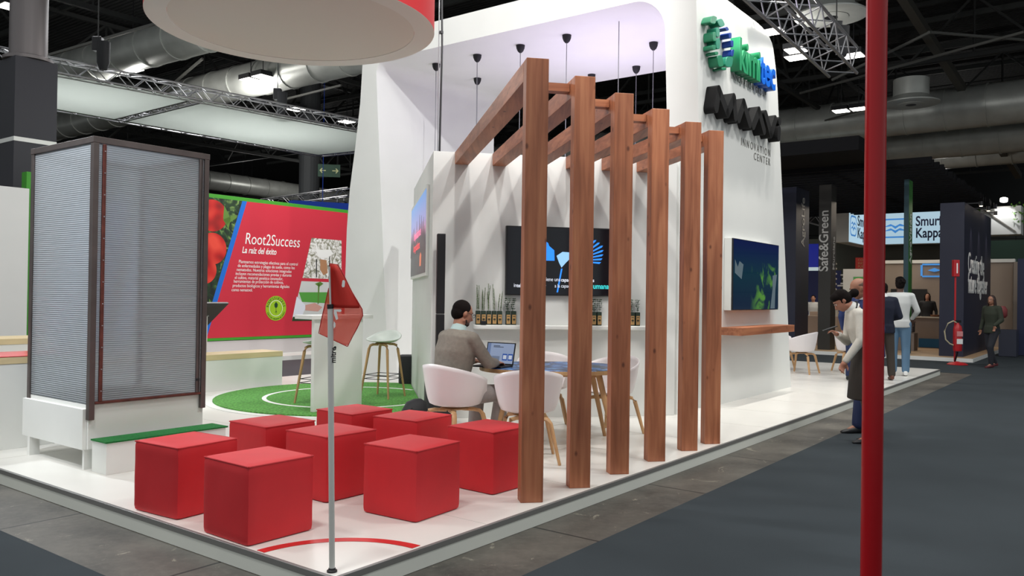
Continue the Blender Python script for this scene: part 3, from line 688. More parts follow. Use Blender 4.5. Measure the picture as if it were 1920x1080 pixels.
# ================================================ FLAG ON POLE
fb=onz(622.5,1072,PT); t=thing('corner_flag','red corner flag on a thin grey pole at the very corner of the platform','flag',fb,0)
MB().lathe([(.026,0),(.026,.008),(.019,.012),(.017,.02)],20).build('rubber_foot',BLACK,t,smooth=True)
top_=onpl(619.5,578,fb,Vector((0,1,0)))-fb
POLEM=mat('grey_pole',(205,205,200),.35)
MB().tube([(0,0,.012),top_],.0148,16).build('pole',POLEM,t,smooth=True)
MB().tube([top_-ZZ*.002,top_+Vector((-.001,0,.02))],.0165,16).build('collar',BLACK,t,smooth=True)
tip=onpl(617.5,500,fb,Vector((0,1,0)))-fb
MB().tube([top_+ZZ*.018,tip],.005,8).build('rod',POLEM,t)
MB().tube([tip,tip+ZZ*.05],.0022,6).build('tip_wire',BLACK,t)
def fp(px,py,dy): p=onpl(px,py,fb,Vector((0,1,0)))-fb; p.y+=dy; return p
def cloth(rows,material,name):
    m=MB(); W=len(rows[0])
    m.add([p for r in rows for p in r],[(i*W+j,i*W+j+1,(i+1)*W+j+1,(i+1)*W+j) for i in range(len(rows)-1) for j in range(W-1)])
    o=m.build(name,material,t,smooth=True); s=o.modifiers.new('s','SUBSURF'); s.levels=s.render_levels=1
    so=o.modifiers.new('th','SOLIDIFY'); so.thickness=.0006; return o
def row(y,xl,xr,n=9,d0=.02,a=.012,ph=0):
    return [fp(xl+(xr-xl)*k/(n-1),y+ (0 if k==0 else 0),d0+a*math.sin(ph+k*.9)) for k in range(n)]
def rowl(yl,yr,xl,xr,ph,d0=.02,n=9,a=.012): return [fp(xl+(xr-xl)*k/(n-1),yl+(yr-yl)*k/(n-1),d0+a*math.sin(ph+k*.9)) for k in range(n)]
cloth([rowl(494,496,615.5,632,0),rowl(520,520,615.5,645,.2),rowl(545,547,615,658,.4),rowl(562,566,609,670,.6),rowl(577,578,605,677,.8),rowl(596,592,601,679,1),rowl(618,616,597.5,668,1.2),rowl(624,638,596,656,1.3),rowl(626,650,597,650,1.4)],FLAG,'cloth')
cloth([rowl(495,497,616,631,0,.006),rowl(520,520,616,644,.2,.004),rowl(545,547,616,657,.4,.004),rowl(562,566,616,669,.6,.004),rowl(577,578,617,676,.8,.004)],FLAG2,'cloth_fold')
def mark(P): 
    MB().poly([fp(x,y,-.012) for x,y in P]).build('print',MARK,t,fix=False)
mark([(643,526),(646,525),(648,528),(647,538),(643,539),(641.5,536)])
mark([(627,580),(640,580),(641.5,583),(639,585),(632,584),(635,598),(631,600),(627,588)])
mark([(627,602),(630,606),(630,612),(627,616),(626,610)])
hem=[(616,494),(632,496),(645,520),(658,547),(670,566),(678,580),(679,592),(668,616),(650,650)]
MB().tube([fp(x,y,.018+.004*math.sin(i)) for i,(x,y) in enumerate(hem)],.0028,6).build('hem',mat('hem_red',(176,40,40),.6),t)
MB().tube([fp(x,y,.018) for x,y in [(650,650),(622,637),(596,625),(601,600),(608,570),(615,540)]],.0026,6).build('hem',MATS['hem_red'],t)
pz=onpl(619,680,fb,Vector((0,1,0)))-fb
text('mitre',BLACK,t,frameM((.0045,-.0158,pz.z),(0,0,1),(-1,0,0)),size=.036,bold=.001,extrude=.0006,name='lettering')
MB().tube([(0.001,-.0150,pz.z+.078),(0.001,-.0162,pz.z+.078)],.006,14).build('emblem',BLACK,t)
# ================================================ HANGING DRUM BANNER
dz=4.0; dc=(2.188,3.177); dr=1.303
t=thing('hanging_drum','huge round hanging sign, red sides and white underside','hanging banner',UV(*dc,dz),0)
m=MB(); vs=[];fs=[];n=96
for r,z in ((dr,0.0),(dr,.95),(dr-.02,.95),(dr-.02,.0)):
    for k in range(n): a=2*PI*k/n; vs.append((r*math.cos(a),r*math.sin(a),z))
for i in range(4):
    for k in range(n): fs.append((i*n+k,i*n+(k+1)%n,((i+1)%4)*n+(k+1)%n,((i+1)%4)*n+k))
m.add(vs,fs); m.build('red_skirt',mat('red_fabric',(196,34,42),.7),t,smooth=True)
FABW=mat('stretched_fabric',(218,210,202),.8)
m=MB(); 
n=96; vs=[];fs=[]
for r,z in ((dr-.001,-.002),(dr-.19,-.001),(dr-.19,.012),(dr-.001,.012)):
    for k in range(n): a=2*PI*k/n; vs.append((r*math.cos(a),r*math.sin(a),z))
for i in range(4):
    for k in range(n): fs.append((i*n+k,i*n+(k+1)%n,((i+1)%4)*n+(k+1)%n,((i+1)%4)*n+k))
m.add(vs,fs); m.build('rim_ring',mat('rim_white',(224,219,214),.6),t)
MB().lathe([(dr-.192,.004),(dr-.192,.012)],96).build('underside',FABW,t)
for k in range(3):
    a=2*PI*k/3+.4; MB().tube([(dr*.8*math.cos(a),dr*.8*math.sin(a),.9),(dr*.8*math.cos(a),dr*.8*math.sin(a),4.5)],.004,6).build('wire',STEEL,t)
# cable bundle hanging at the wall corner
cb=onpl(824,290,CORNER+PP*.4,PP); t=thing('cable_drop','bundle of thin cables hanging down to the meeting wall corner, beside the red drum','cable',(cb.x,cb.y,3.13),0)
MB().tube([(0,0,0),(.012,0,1.3),(-.012,0,2.6),(0,0,6)],.012,8).build('dark_cable',BLACK,t); MB().tube([(-.02,0,0),(-.03,0,2.2),(.005,0,6)],.007,6).build('steel_cable',STEEL,t)
for z in (1.45,2.1): MB().tube([(-.0,0,z),(.0,0,z+.03)],.025,8).build('cable_tie',BLACK,t)
# ================================================ GREENHOUSE CABINET ON A WHITE DECK
g=thing('greenhouse_cabinet','tall polycarbonate growing cabinet with worn metal frame standing on a white deck','greenhouse',UV(.40,3.3,PT),RU)
W_=1.0; D_=1.08
FR=mat('worn_steel_frame',(104,96,94),.42,.75,noise=.15,nscale=5); RUST=mat('rusty_red_steel',(98,50,42),.55,.3,noise=.35,nscale=12)
z0,z1=.50-PT,2.70-PT; zb=.62-PT
def fr(x0,x1,y0,y1,a,b2,name='frame_post',mt_=FR): return MB().box(x0,x1,y0,y1,a,b2).build(name,mt_,g,bevel=.003)
for (x,y) in ((.0,0),(W_-.045,0),(0,D_-.05),(W_-.045,D_-.05)): fr(x,x+.045,y,y+.05,z0 if y==0 or x==0 else zb,z1-.05)
for y in (0,D_-.05): fr(-.004,W_+.004,y-.002,y+.052,z1-.05,z1,'top_rail')
for x in (-.002,W_-.047): fr(x,x+.05,.052,D_-.052,z1-.05,z1-.001,'top_rail')
fr(.046,W_-.046,.0,.03,zb,zb+.02,'bottom_rail',RUST)
fr(.075,.10,-.006,.02,zb+.021,z1-.055,'door_rail',RUST); fr(W_-.095,W_-.075,-.004,.02,zb+.021,z1-.055,'door_rail'); fr(W_-.068,W_-.060,.0,.02,zb+.021,z1-.055,'door_rail')
for z in [zb+.1+k*.17 for k in range(12)]: MB().ell((.0875,-.008,z),(.005,.004,.005)).build('rivet',STEEL,g,smooth=True)
MB().box(.0,.03,-.0,.02,0,.03)
def pane(m): return m.build('pane',POLY,g)
pane(MB().box(.046,.074,.012,.02,zb+.021,z1-.051)); pane(MB().box(.101,W_-.096,.010,.018,zb+.021,z1-.051)); pane(MB().box(W_-.059,W_-.046,.012,.02,zb+.021,z1-.051))
pane(MB().box(.012,.02,.052,D_-.052,zb,z1-.051)); pane(MB().box(W_-.02,W_-.012,.052,D_-.052,zb,z1-.051)); pane(MB().box(.047,W_-.047,D_-.022,D_-.014,zb,z1-.051))
pane(MB().box(.05,W_-.05,.054,D_-.054,z1-.03,z1-.022))
MB().box(W_-.1,W_-.075,-.02,-.006,zb+.12,zb+.14).build('latch',BLACK,g)
MB().box(.055,W_-.055,.055,D_-.055,zb-.002,zb+.004).build('inner_floor',mat('brown_tray',(120,98,92),.5),g)
# deck
MB().box(.012,W_-.005,.032,D_+.02,.27-PT,.615-PT).build('deck_box',WHITE,g,bevel=.002)
MB().box(-.022,.011,.052,D_+.02,.27-PT,.585-PT).build('deck_side',WHITE,g,bevel=.002)
MB().box(-.02,.06,D_-.12,D_-.08,0,.27-PT).build('deck_leg',WHITE,g); MB().box(W_-.1,W_-.02,D_-.12,D_-.08,0,.27-PT).build('deck_leg',WHITE,g)
MB().box(-.0,.1,.06,.09,0,.27-PT).build('deck_front',WHITE,g)
m=MB(); rnd=random.Random(5)
for k in range(3):
    P=[Vector((.12+.05*k,.12,.012))]; 
    for i in range(14): P.append(Vector((.08+.035*math.cos(i*.9+k)+.01*k,.10+.05*math.sin(i*.9+k),.015+.007*i)))
    m.tube(P,.004,5)
m.build('cable_coil',BLACK,g)
s=thing('entry_step','low white step topped with green turf in front of the greenhouse cabinet','step',UV(.412,3.045,PT),RU)
MB().box(0,1.02,0,.22,0,.238).build('step_box',WHITE,s,bevel=.002)
m=MB().box(-.01,1.035,-.012,.222,.239,.25); o=m.build('turf_mat',TURF2,s)
m=MB(); rnd=random.Random(8)
for k in range(900):
    e=rnd.random(); x=rnd.uniform(-.01,1.035); y=-.012 if e<.55 else rnd.uniform(-.012,.222); d=Vector((rnd.uniform(-.006,.006),rnd.uniform(-.01,.002),rnd.uniform(.002,.009)))
    q=Vector((x,y,.247)); m.add([q-Vector((.001,0,0)),q+Vector((.001,0,0)),q+d],[(0,1,2)])
o=m.build('turf_fringe',TURF2,s,fix=False)
# ================================================ WHITE PLINTHS / BENCHES LEFT
def plinth(label,u0,u1_,v0,v1_,h,name='display_plinth',cat='plinth',top=.062):
    t=thing(name,label,cat,UV(u0,v0,PT),RU)
    MB().box(0,u1_-u0,0,v1_-v0,0,h-top).build('base',WHITE,t,bevel=.002); MB().box(-.004,u1_-u0+.004,-.004,v1_-v0,h-top+.001,h).build('wood_top',PLY,t,bevel=.002); return t
t=plinth('low white bench with a pale wood top beside the turf circle',1.6,5.09,7.06,7.55,.512,'low_bench','bench',.078)
t=plinth('high white counter with wood edge and red glossy inlay at the photo\'s left border',-1.6,1.05,4.66,5.3,.80,'display_counter','counter')
MB().box(.1,2.62,-.006,.6,.801,.806).build('red_inlay',mat('red_gloss_inlay',(206,58,66),.2),t)
t=plinth('plain white counter with pale wood top behind the red-topped one',-2.2,1.5,6.4,7.0,.86,'display_counter','counter')
# lectern with tilted tablet screen
lp=onz(398,668,PT+.3); t=thing('tablet_lectern','white lectern with a black tilted touch panel beyond the bench','lectern',UV(4.31,7.78,PT),RU)
MB().box(-.62,-.02,0,.2,0,1.02).build('stand',WHITE,t,bevel=.004)
MB().hexa([(-1.0,-.05,.99),(.0,.16,.80),(.0,.19,.80),(-1.0,-.02,.99)],[(-1.0,-.3,1.22),(.27,-.1,1.215),(.27,-.06,1.235),(-1.0,-.26,1.24)]).build('touch_panel',BLACK,t,bevel=.003)
MB().box(-.5,-.0,.0,.1,1.02,1.07).build('bracket',STEEL,t)
# ================================================ TALL TABLE AND STOOLS
t=thing('bar_table','tall white bar table on a panel leg, standing on the turf circle','table',UV(3.476,4.385,PT),RU)
MB().box(0,.745,0,.05,0.022,1.085).build('panel_leg',WHITE,t,bevel=.002); MB().box(.62,.66,.18,.22,.022,1.085).build('rear_leg',WHITE,t,bevel=.002)
MB().box(.60,.68,.051,.179,1.03,1.085).build('cross_rail',OAK,t)
MB().box(-.07,.87,-.05,.27,1.088,1.135).build('tabletop',WHITE,t,bevel=.004)
def stool(label,p,rz):
    t=thing('bar_stool',label,'bar stool',p,rz,'bar stools at the tall table')
    # low-back bucket seat
    m=MB(); rings=9; seg=36; vs=[];fs=[]
    for i in range(rings+1):
        f=i/rings
        for k in range(seg):
            a=2*PI*k/seg; back=max(0,math.cos(a))  # a=0 -> back (-y)
            rx=.20*f**.8 if f<.75 else .16+.045*(f-.75)/.25; ry=rx*.98
            h=.735+.02*f**2+ (max(0,(f-.5)/.5)**1.6)*(.10*back**1.2+.03-.03*max(0,-math.cos(a)))
            vs.append((rx*math.sin(a)*1.15,-ry*math.cos(a)-.0,h))
    for i in range(rings):
        for k in range(seg):
            k2=(k+1)%seg; fs.append((i*seg+k,i*seg+k2,(i+1)*seg+k2,(i+1)*seg+k))
    m.add(vs,fs); o=m.build('seat',mat('mint_grey_shell',(200,208,200),.4),t,smooth=True); so=o.modifiers.new('s','SOLIDIFY'); so.thickness=.012; so.offset=-1
    MB().lathe([(.10,.70),(.11,.715),(.08,.733)],20).build('seat_plate',OAK,t,smooth=True)
    for sx in (-1,1):
        for sy in (-1,1):
            P=[(sx*.02,sy*.10,.70),(sx*.09,sy*.115,.70),(sx*.125,sy*.125,.685),(sx*.14,sy*.135,.64),(sx*.215,sy*.215,.0)]
            MB().tube(P,[.015,.017,.018,.018,.012],8,sx=1.2).build('leg',OAK,t,smooth=True)
    for z,e in ((.30,.176),(.25,.184)):
        MB().tube([(-e,-e,z),(e,-e,z),(e,e,z),(-e,e,z),(-e,-e,z)],.005,6,ref=(0,0,1)).build('footrest',BLACK,t)
    return t
stool('pale shell bar stool on wooden legs at the right side of the tall table',Vector((-1.70,10.95,PT+.0215)),RU-PI/2+.25+PI)
stool('bar stool mostly hidden behind the tall table panel, only its legs showing',Vector((-2.40,10.33,PT+.0215)),RU+.3)
# ================================================ ARMCHAIRS
CH={}
def armchair(label,p,rz,group,base=None):
    if base: return dup(base,p,rz,label,group)
    t=thing('armchair',label,'armchair',p,rz,group)
    m=MB(); rings=16; seg=48; vs=[];fs=[]
    for i in range(rings+1):
        f=i/rings
        for k in range(seg):
            a=2*PI*k/seg; A=min(a,2*PI-a); dg=math.degrees(A)   # 0 = back
            if dg<95: rim=.79-.10*(dg/95)**1.6
            elif dg<128: rim=.69-.05*((dg-95)/33)
            else: rim=.64-.205*(1-math.exp(-((dg-128)/9)**2)) if dg<160 else .437
            s=max(0,(f-.42)/.58)
            flat=min(f/.42,1)
            z=.40+.02*flat**2+(rim-.42)*(s**1.0)
            r=.215*flat**.9+ (.075*(s**.6))
            r=r if f<.42 else .215+.078*(s**.55)
            rx=r*1.02; ry=r*.96
            vs.append((rx*math.sin(a),-ry*math.cos(a),z))
    for i in range(rings):
        for k in range(seg):
            k2=(k+1)%seg; fs.append((i*seg+k,i*seg+k2,(i+1)*seg+k2,(i+1)*seg+k))
    m.add(vs,fs); o=m.build('shell',PLASW,t,smooth=True); so=o.modifiers.new('s','SOLIDIFY'); so.thickness=.009; so.offset=-1
    MB().lathe([(.10,.375),(.13,.385),(.10,.397)],20).build('underseat_plate',OAK,t,smooth=True)
    for sx in (-1,1):
        for sy in (-1,1):
            P=[(sx*.02,sy*.08,.372),(sx*.11,sy*.135,.372),(sx*.155,sy*.165,.362),(sx*.178,sy*.182,.33),(sx*.25,sy*.245,0)]
            MB().tube(P,[.016,.018,.018,.018,.013],8,sx=1.35).build('leg',OAK,t,smooth=True)
    return t
G1='white shell armchairs around the oval table'
def face(dx,dy): return math.atan2(dy,dx)-PI/2   # rotz so that local +y looks along (dx,dy)
A1=Vector((-.50,7.36,PT)); TH=math.radians(40)
c1=armchair('white shell armchair the man in the grey jacket sits on',A1,-TH,G1)
c2=armchair('white shell armchair half behind the nearest timber post, back to the camera',Vector((.15,7.02,PT)),0.06,G1,c1)
c3=armchair('white shell armchair across the oval table, only its rim showing over the tabletop',Vector((.36,8.72,PT)),PI,G1,c1)
c4=armchair('white shell armchair at the far right end of the oval table',Vector((.98,8.05,PT)),face(-1,-.25),G1,c1) if False else armchair('white shell armchair at the far corner of the oval table, behind the second post gap',Vector((1.02,8.42,PT)),face(-.7,-.7),G1,c1)
G2='white armchairs by the far platform end'
p1=onz(1512,702,PT); armchair('white armchair seen from its back beyond the tower, in full view',p1+Vector((.0,.25,0)),face(-.75,.65),G2,c1)
armchair('white armchair overlapped by another one beside the tower\'s far edge',p1+Vector((-.15,1.15,0)),face(.8,-.6),G2,c1)
# small round table between them
t=thing('round_cafe_table','small white table top peeking out beside the tower edge','table',p1+Vector((-.9,1.05,0)),0)
MB().lathe([(.34,.715),(.35,.72),(.35,.735),(.34,.74)],36).build('tabletop',WHITE,t,smooth=True); MB().tube([(0,0,.02),(0,0,.715)],.025,10).build('column',STEEL,t); MB().lathe([(.22,0),(.22,.015),(.03,.022)],24).build('foot',STEEL,t)
ch=onz(1562,698,PT); armchair('white armchair mostly hidden by the woman in the apron',ch+Vector((.35,.1,0)),face(1,0),G2,c1)
# ================================================ OVAL MEETING TABLE
t=thing('meeting_table','oval table with blue printed top and splayed wooden legs behind the posts','table',(.40,7.85,PT),.02)
m=MB(); n=60; rx,ry=.70,.55
se=lambda a,r:(math.copysign(abs(math.cos(a))**.85,math.cos(a))*rx*r,math.copysign(abs(math.sin(a))**.85,math.sin(a))*ry*r)
P=[(*se(2*PI*k/n,1),0) for k in range(n)]
MB().prism([(x,y,.69) for x,y,_ in P],(0,0,.035)).build('tabletop',OAK,t,bevel=.003)
TP=mat('blue_print_top',(38,74,140),.3); nt,b,mp=nodes(TP)
nn=tex(nt,'ShaderNodeTexNoise',mp.outputs[0],Scale=5.,Detail=7.,Distortion=1.5)
c=ramp(nt,nn.outputs['Fac'],[(.35,lin((32,40,54))),(.47,lin((70,78,90))),(.52,lin((34,76,160))),(.60,lin((120,170,220))),(.68,lin((30,60,130)))]); nt.links.new(c,b.inputs['Base Color'])
MB().prism([(x*.985,y*.985,.7255) for x,y,_ in P],(0,0,.003)).build('printed_top',TP,t)
for sx,sy in ((-1,-1),(1,-1),(-1,1),(1,1)):
    MB().tube([(sx*.40,sy*.30,.69),(sx*.56,sy*.40,0)],[.03,.018],10).build('leg',OAK,t,smooth=True)
MB().box(-.42,.42,-.3,.3,.655,.689).build('apron_frame',OAK,t)
# ================================================ LAPTOP
t=thing('laptop','open black laptop on the oval table in front of the man','laptop',(-.17,7.655,PT+.7295),-math.radians(30))
MB().box(-.155,.155,-.11,.11,0,.014).build('base',BLACK,t,bevel=.003)
MB().box(-.14,.14,-.02,.09,.0141,.0155).build('keyboard',mat('keys',(40,40,44),.6),t)
hz=.205; k=.05
lid=MB().hexa([(-.155,.108,.014),(.155,.108,.014),(.155,.115,.014),(-.155,.115,.014)],[(-.155,.108+k,.014+hz),(.155,.108+k,.014+hz),(.155,.115+k,.014+hz),(-.155,.115+k,.014+hz)]).build('lid',BLACK,t)
def lq(x0,x1,a,b2,mt_,e=.0006,name='display'):
    f=lambda x,s:(x,.108+k*s-e,.014+hz*s); MB().poly([f(x0,a),f(x1,a),f(x1,b2),f(x0,b2)]).build(name,mt_,t,fix=False)
lq(-.145,.145,.06,.96,emis('laptop_glow',(150,165,195),.75),.0008)
DKB=emis('window_blue',(40,80,160),.8); WH=emis('window_white',(205,212,225),.75)
lq(-.145,-.11,.06,.96,emis('sidebar',(110,130,170),.7),.0012,'window'); lq(.03,.082,.2,.5,DKB,.0014,'window'); lq(.09,.142,.2,.5,DKB,.0014,'window'); lq(.038,.074,.26,.44,WH,.0018,'window'); lq(.098,.134,.26,.44,WH,.0018,'window')
lq(-.09,-.0,.2,.38,emis('window_grey',(120,132,156),.7),.0014,'window'); lq(-.08,.03,.78,.81,emis('window_dark',(60,66,80),.6),.0014,'window'); lq(-.08,-.01,.83,.86,MATS['window_dark'],.0014,'window')
# ================================================ COLUMN LOUDSPEAKERS
def pa(label,p,rz):
    t=thing('column_loudspeaker',label,'loudspeaker',p,rz,'black column loudspeakers')
    m=MB(); m.loft([((0,0,z),rx,ry,Vector((1,0,0)),Vector((0,1,0))) for z,rx,ry in ((0,.15,.19),(.01,.16,.20),(.46,.16,.20),(.49,.15,.19),(.5,.12,.16))],24,5); m.build('bass_unit',BLK2,t,smooth=True)
    MB().box(-.045,.045,.03,.13,.49,1.18).build('spacer_column',BLACK,t,bevel=.006); MB().box(-.045,.045,.03,.13,1.184,2.06).build('speaker_column',BLACK,t,bevel=.006)
    return t
pa('black column loudspeaker in front of the meeting wall, left of the sitting man',Vector((-.77,8.93,PT)),RP)
p=onz(763,722.5,PT); t=thing('bass_loudspeaker','short black loudspeaker box behind the side wall edge, beyond the turf','loudspeaker',(p.x-.02,p.y+.18,PT),RP)
m=MB(); m.loft([((0,0,z),rx,ry,Vector((1,0,0)),Vector((0,1,0))) for z,rx,ry in ((0,.12,.17),(.01,.13,.18),(.41,.13,.18),(.44,.12,.17),(.45,.09,.13))],24,5); m.build('cabinet',BLK2,t,smooth=True)
p=Vector((-.98,8.35,PT)); t=thing('backpack','black rucksack slumped on the floor beside the man\'s chair','bag',p,.4)
m=MB(); m.loft([((0,0,0.0),.10,.08,Vector((1,0,0)),Vector((0,1,0))),((0,0,.05),.15,.11,Vector((1,0,0)),Vector((0,1,0))),((.01,0,.2),.14,.10,Vector((1,0,0)),Vector((0,1,0))),((.03,.01,.3),.10,.07,Vector((1,0,0)),Vector((0,1,0))),((.04,.01,.33),.04,.03,Vector((1,0,0)),Vector((0,1,0)))],20,2.5); m.build('bag_body',BLK2,t,smooth=True)
m=MB(); m.tube([(-.05,-.1,.25),(-.08,-.17,.18),(-.07,-.16,.06),(-.04,-.1,.03)],.012,6); m.build('strap',BLACK,t,smooth=True)
# ================================================ PEOPLE
def remesh(m,name,material,parent,voxel=.009,it=5):
    o=m.build(name,material,parent,fix=True)
    r=o.modifiers.new('r','REMESH'); r.mode='VOXEL'; r.voxel_size=voxel; r.use_smooth_shade=True
    s=o.modifiers.new('s','SMOOTH'); s.factor=.5; s.iterations=it
    bpy.context.view_layer.update(); dg=bpy.context.evaluated_depsgraph_get()
    me=bpy.data.meshes.new_from_object(o.evaluated_get(dg)); o.modifiers.clear(); old=o.data; o.data=me; bpy.data.meshes.remove(old); me.name=name
    if not me.materials: me.materials.append(material)
    for p in me.polygons: p.use_smooth=True
    return o
X,Y,Z3=Vector((1,0,0)),Vector((0,1,0)),Vector((0,0,1))
def rotm(pitch=0,yaw=0,roll=0): return (Matrix.Rotation(yaw,3,'Z')@Matrix.Rotation(-pitch,3,'X')@Matrix.Rotation(roll,3,'Y'))
def hand(m,w,d,n,side,curl=.5,s=1.0):
    d=Vector(d).normalized(); n=Vector(n); n=(n-d*n.dot(d)).normalized(); sd=d.cross(n)*side
    R=Matrix((sd,d,n)).transposed()
    m.ell(w+d*.045*s,(.039*s,.052*s,.016*s),R); m.cap(w-d*.02,w+d*.03*s,.026*s,.028*s)
    for k,(o_,l) in enumerate(((-.030,.056),(-.010,.068),(.011,.074),(.031,.068))):
        p=w+d*.082*s+sd*o_*s; c=curl*(1+.12*(3-k))
        q=p+(d*math.cos(c*.6)-n*math.sin(c*.6))*l*.5*s; r=q+(d*math.cos(c*1.5)-n*math.sin(c*1.5))*l*.5*s
        m.cap(p-d*.015,q,.0098*s,.009*s,8); m.cap(q,r,.009*s,.0078*s,8)
    p=w+d*.025*s+sd*.03*s; q=p+(d*.6+sd*.75-n*.2).normalized()*.036*s; r=q+(d*.85+sd*.2-n*.35).normalized()*.032*s
    m.cap(p,q,.013*s,.0115*s,8); m.cap(q,r,.0115*s,.009*s,8)
def human(label,loc,rz,J,clothes,skin=None,hair=HAIR,hairstyle='short',voxel=.010,group=None,eyes=True,scale=1.0,extra=None,collar=None):
    t=thing('person',label,'person',loc,rz,group); t.scale=(scale,)*3
    V=Vector
    pel,wai,che,sho,nek,hd=[V(J[k]) for k in ('pelvis','waist','chest','shoulders','neck','head')]
    Rh=J.get('Rh',Matrix.Identity(3)); Rs=J.get('Rs',Matrix.Identity(3)); sx=Rs@X
    sp=[pel,wai,che,sho,nek]
    def frames():
        out=[]
        for i,p in enumerate(sp):
            d=(sp[min(i+1,4)]-sp[max(i-1,0)]).normalized(); ax=sx if i>=2 else (Rs@X*.5+X*.5 if i==1 else X); ay=d.cross(ax).normalized()
            out.append((p,ax.normalized(),ay))
        return out
    Fm=frames(); bw=J.get('bw',1.0)
    def torso(m,g,parts=((.150,.105),(.130,.095),(.158,.112),(.150,.085),(.058,.058))):
        secs=[]
        for (p,ax,ay),(a,b_) in zip(Fm,parts): secs.append((p,(a+g)*bw,(b_+g)*bw,ax,ay))
        m.loft(secs,22,2.3)
    m=MB(); torso(m,0)
    for s_ in ('R','L'):
        m.cap(sho,V(J['sh'+s_]),.06,.05); m.cap(V(J['sh'+s_]),V(J['el'+s_]),.046,.037); m.cap(V(J['el'+s_]),V(J['wr'+s_]),.037,.025)
        hd_=J.get('hand'+s_,((0,0,-1),(0,-1,0),.5)); hand(m,V(J['wr'+s_]),hd_[0],hd_[1],1 if s_=='L' else -1,hd_[2])
        m.cap(pel,V(J['hi'+s_]),.1,.088); m.cap(V(J['hi'+s_]),V(J['kn'+s_]),.085,.056); m.cap(V(J['kn'+s_]),V(J['an'+s_]),.054,.036)
        a=V(J['an'+s_]); f=V(J.get('ft'+s_,(0,1,0))).normalized(); m.cap(a,a+f*.1-Z3*.045,.034,.026)
    H=lambda x,y,z: hd+Rh@V((x,y,z))
    m.cap(nek-(hd-nek).normalized()*.03,H(0,-.018,-.05),.056,.052)
    m.ell(H(0,-.014,.028),(.073,.092,.085),Rh); m.ell(H(0,.022,-.028),(.058,.064,.078),Rh); m.ell(H(0,.05,-.083),(.03,.028,.022),Rh); m.cap(H(.045,.0,-.06),H(.0,.05,-.088),.022,.02); m.cap(H(-.045,.0,-.06),H(.0,.05,-.088),.022,.02)
    m.cap(H(0,.08,.008),H(0,.102,-.03),.009,.0135); m.ell(H(0,.062,.03),(.048,.022,.013),Rh); m.ell(H(0,.078,-.058),(.022,.012,.007),Rh); m.ell(H(0,.077,-.067),(.02,.011,.006),Rh)
    for e in (-1,1): m.ell(H(e*.074,-.008,-.004),(.009,.02,.031),Rh@Matrix.Rotation(e*.25,3,'Z'))
    remesh(m,'body',skin or SKIN,t,voxel)
    if eyes:
        for e in (-1,1):
            MB().ell(H(e*.029,.078,.010),(.012,.007,.006),Rh).build('eye',mat('eye_white',(210,205,200),.3),t,smooth=True); MB().ell(H(e*.029,.0835,.010),(.0055,.003,.0055),Rh).build('iris',BLACK,t,smooth=True)
            MB().cap(H(e*.016,.083,.030),H(e*.042,.073,.031),.004,.003,8).build('eyebrow',hair,t,smooth=True)
    if hairstyle!='bald':
        h=MB(); h.ell(H(0,-.026,.036),(.0805,.090,.086),Rh)
        h.ell(H(0,-.052,-.005),(.074,.062,.07),Rh)
        if hairstyle=='bun': h.ell(H(0,-.155,-.03),(.05,.052,.048),Rh); h.cap(H(0,-.1,-.01),H(0,-.15,-.03),.035,.035); h.ell(H(0,.02,.07),(.072,.06,.05),Rh); h.ell(H(0,-.03,.01),(.084,.085,.085),Rh)
        if hairstyle=='long':
            h.loft([(H(0,-.04,.03),.082,.08,Rh@X,Rh@Y),(H(0,-.055,-.08),.09,.06,Rh@X,Rh@Y),(H(0,-.07,-.2),.095,.045,Rh@X,Rh@Y),(H(0,-.08,-.27),.06,.03,Rh@X,Rh@Y)],18,2)
            for e in (-1,1): h.cap(H(e*.072,.01,.02),H(e*.078,.0,-.17),.02,.016)
        if hairstyle=='curly':
            rr=random.Random(4)
            for k in range(40):
                a=rr.uniform(0,2*PI); b_=rr.uniform(0,PI*.6); h.ell(H(.08*math.sin(b_)*math.cos(a),-.03+.085*math.sin(b_)*math.sin(a)*(1 if math.sin(a)<0 else .6),.045+.09*math.cos(b_)),(.022,.022,.022))
        remesh(h,'hair',hair,t,.008,4)
    else:
        h=MB(); h.loft([(H(0,-.028,.055),.0768,.083,Rh@X,Rh@Y),(H(0,-.032,.01),.0785,.080,Rh@X,Rh@Y),(H(0,-.04,-.045),.066,.062,Rh@X,Rh@Y)],20,2); remesh(h,'hair',mat('shaved_hair',(96,72,62),.7),t,.008,3)
    def leg_(m,g,upto='an',kk=1):
        for s_ in ('R','L'):
            m.cap(pel-Z3*.02,V(J['hi'+s_]),.1+g,.092+g); m.cap(V(J['hi'+s_]),V(J['kn'+s_]),.088+g,.062+g); m.cap(V(J['kn'+s_]),V(J['an'+s_])+(V(J['kn'+s_])-V(J['an'+s_])).normalized()*.02,.062+g,.046+g*kk)
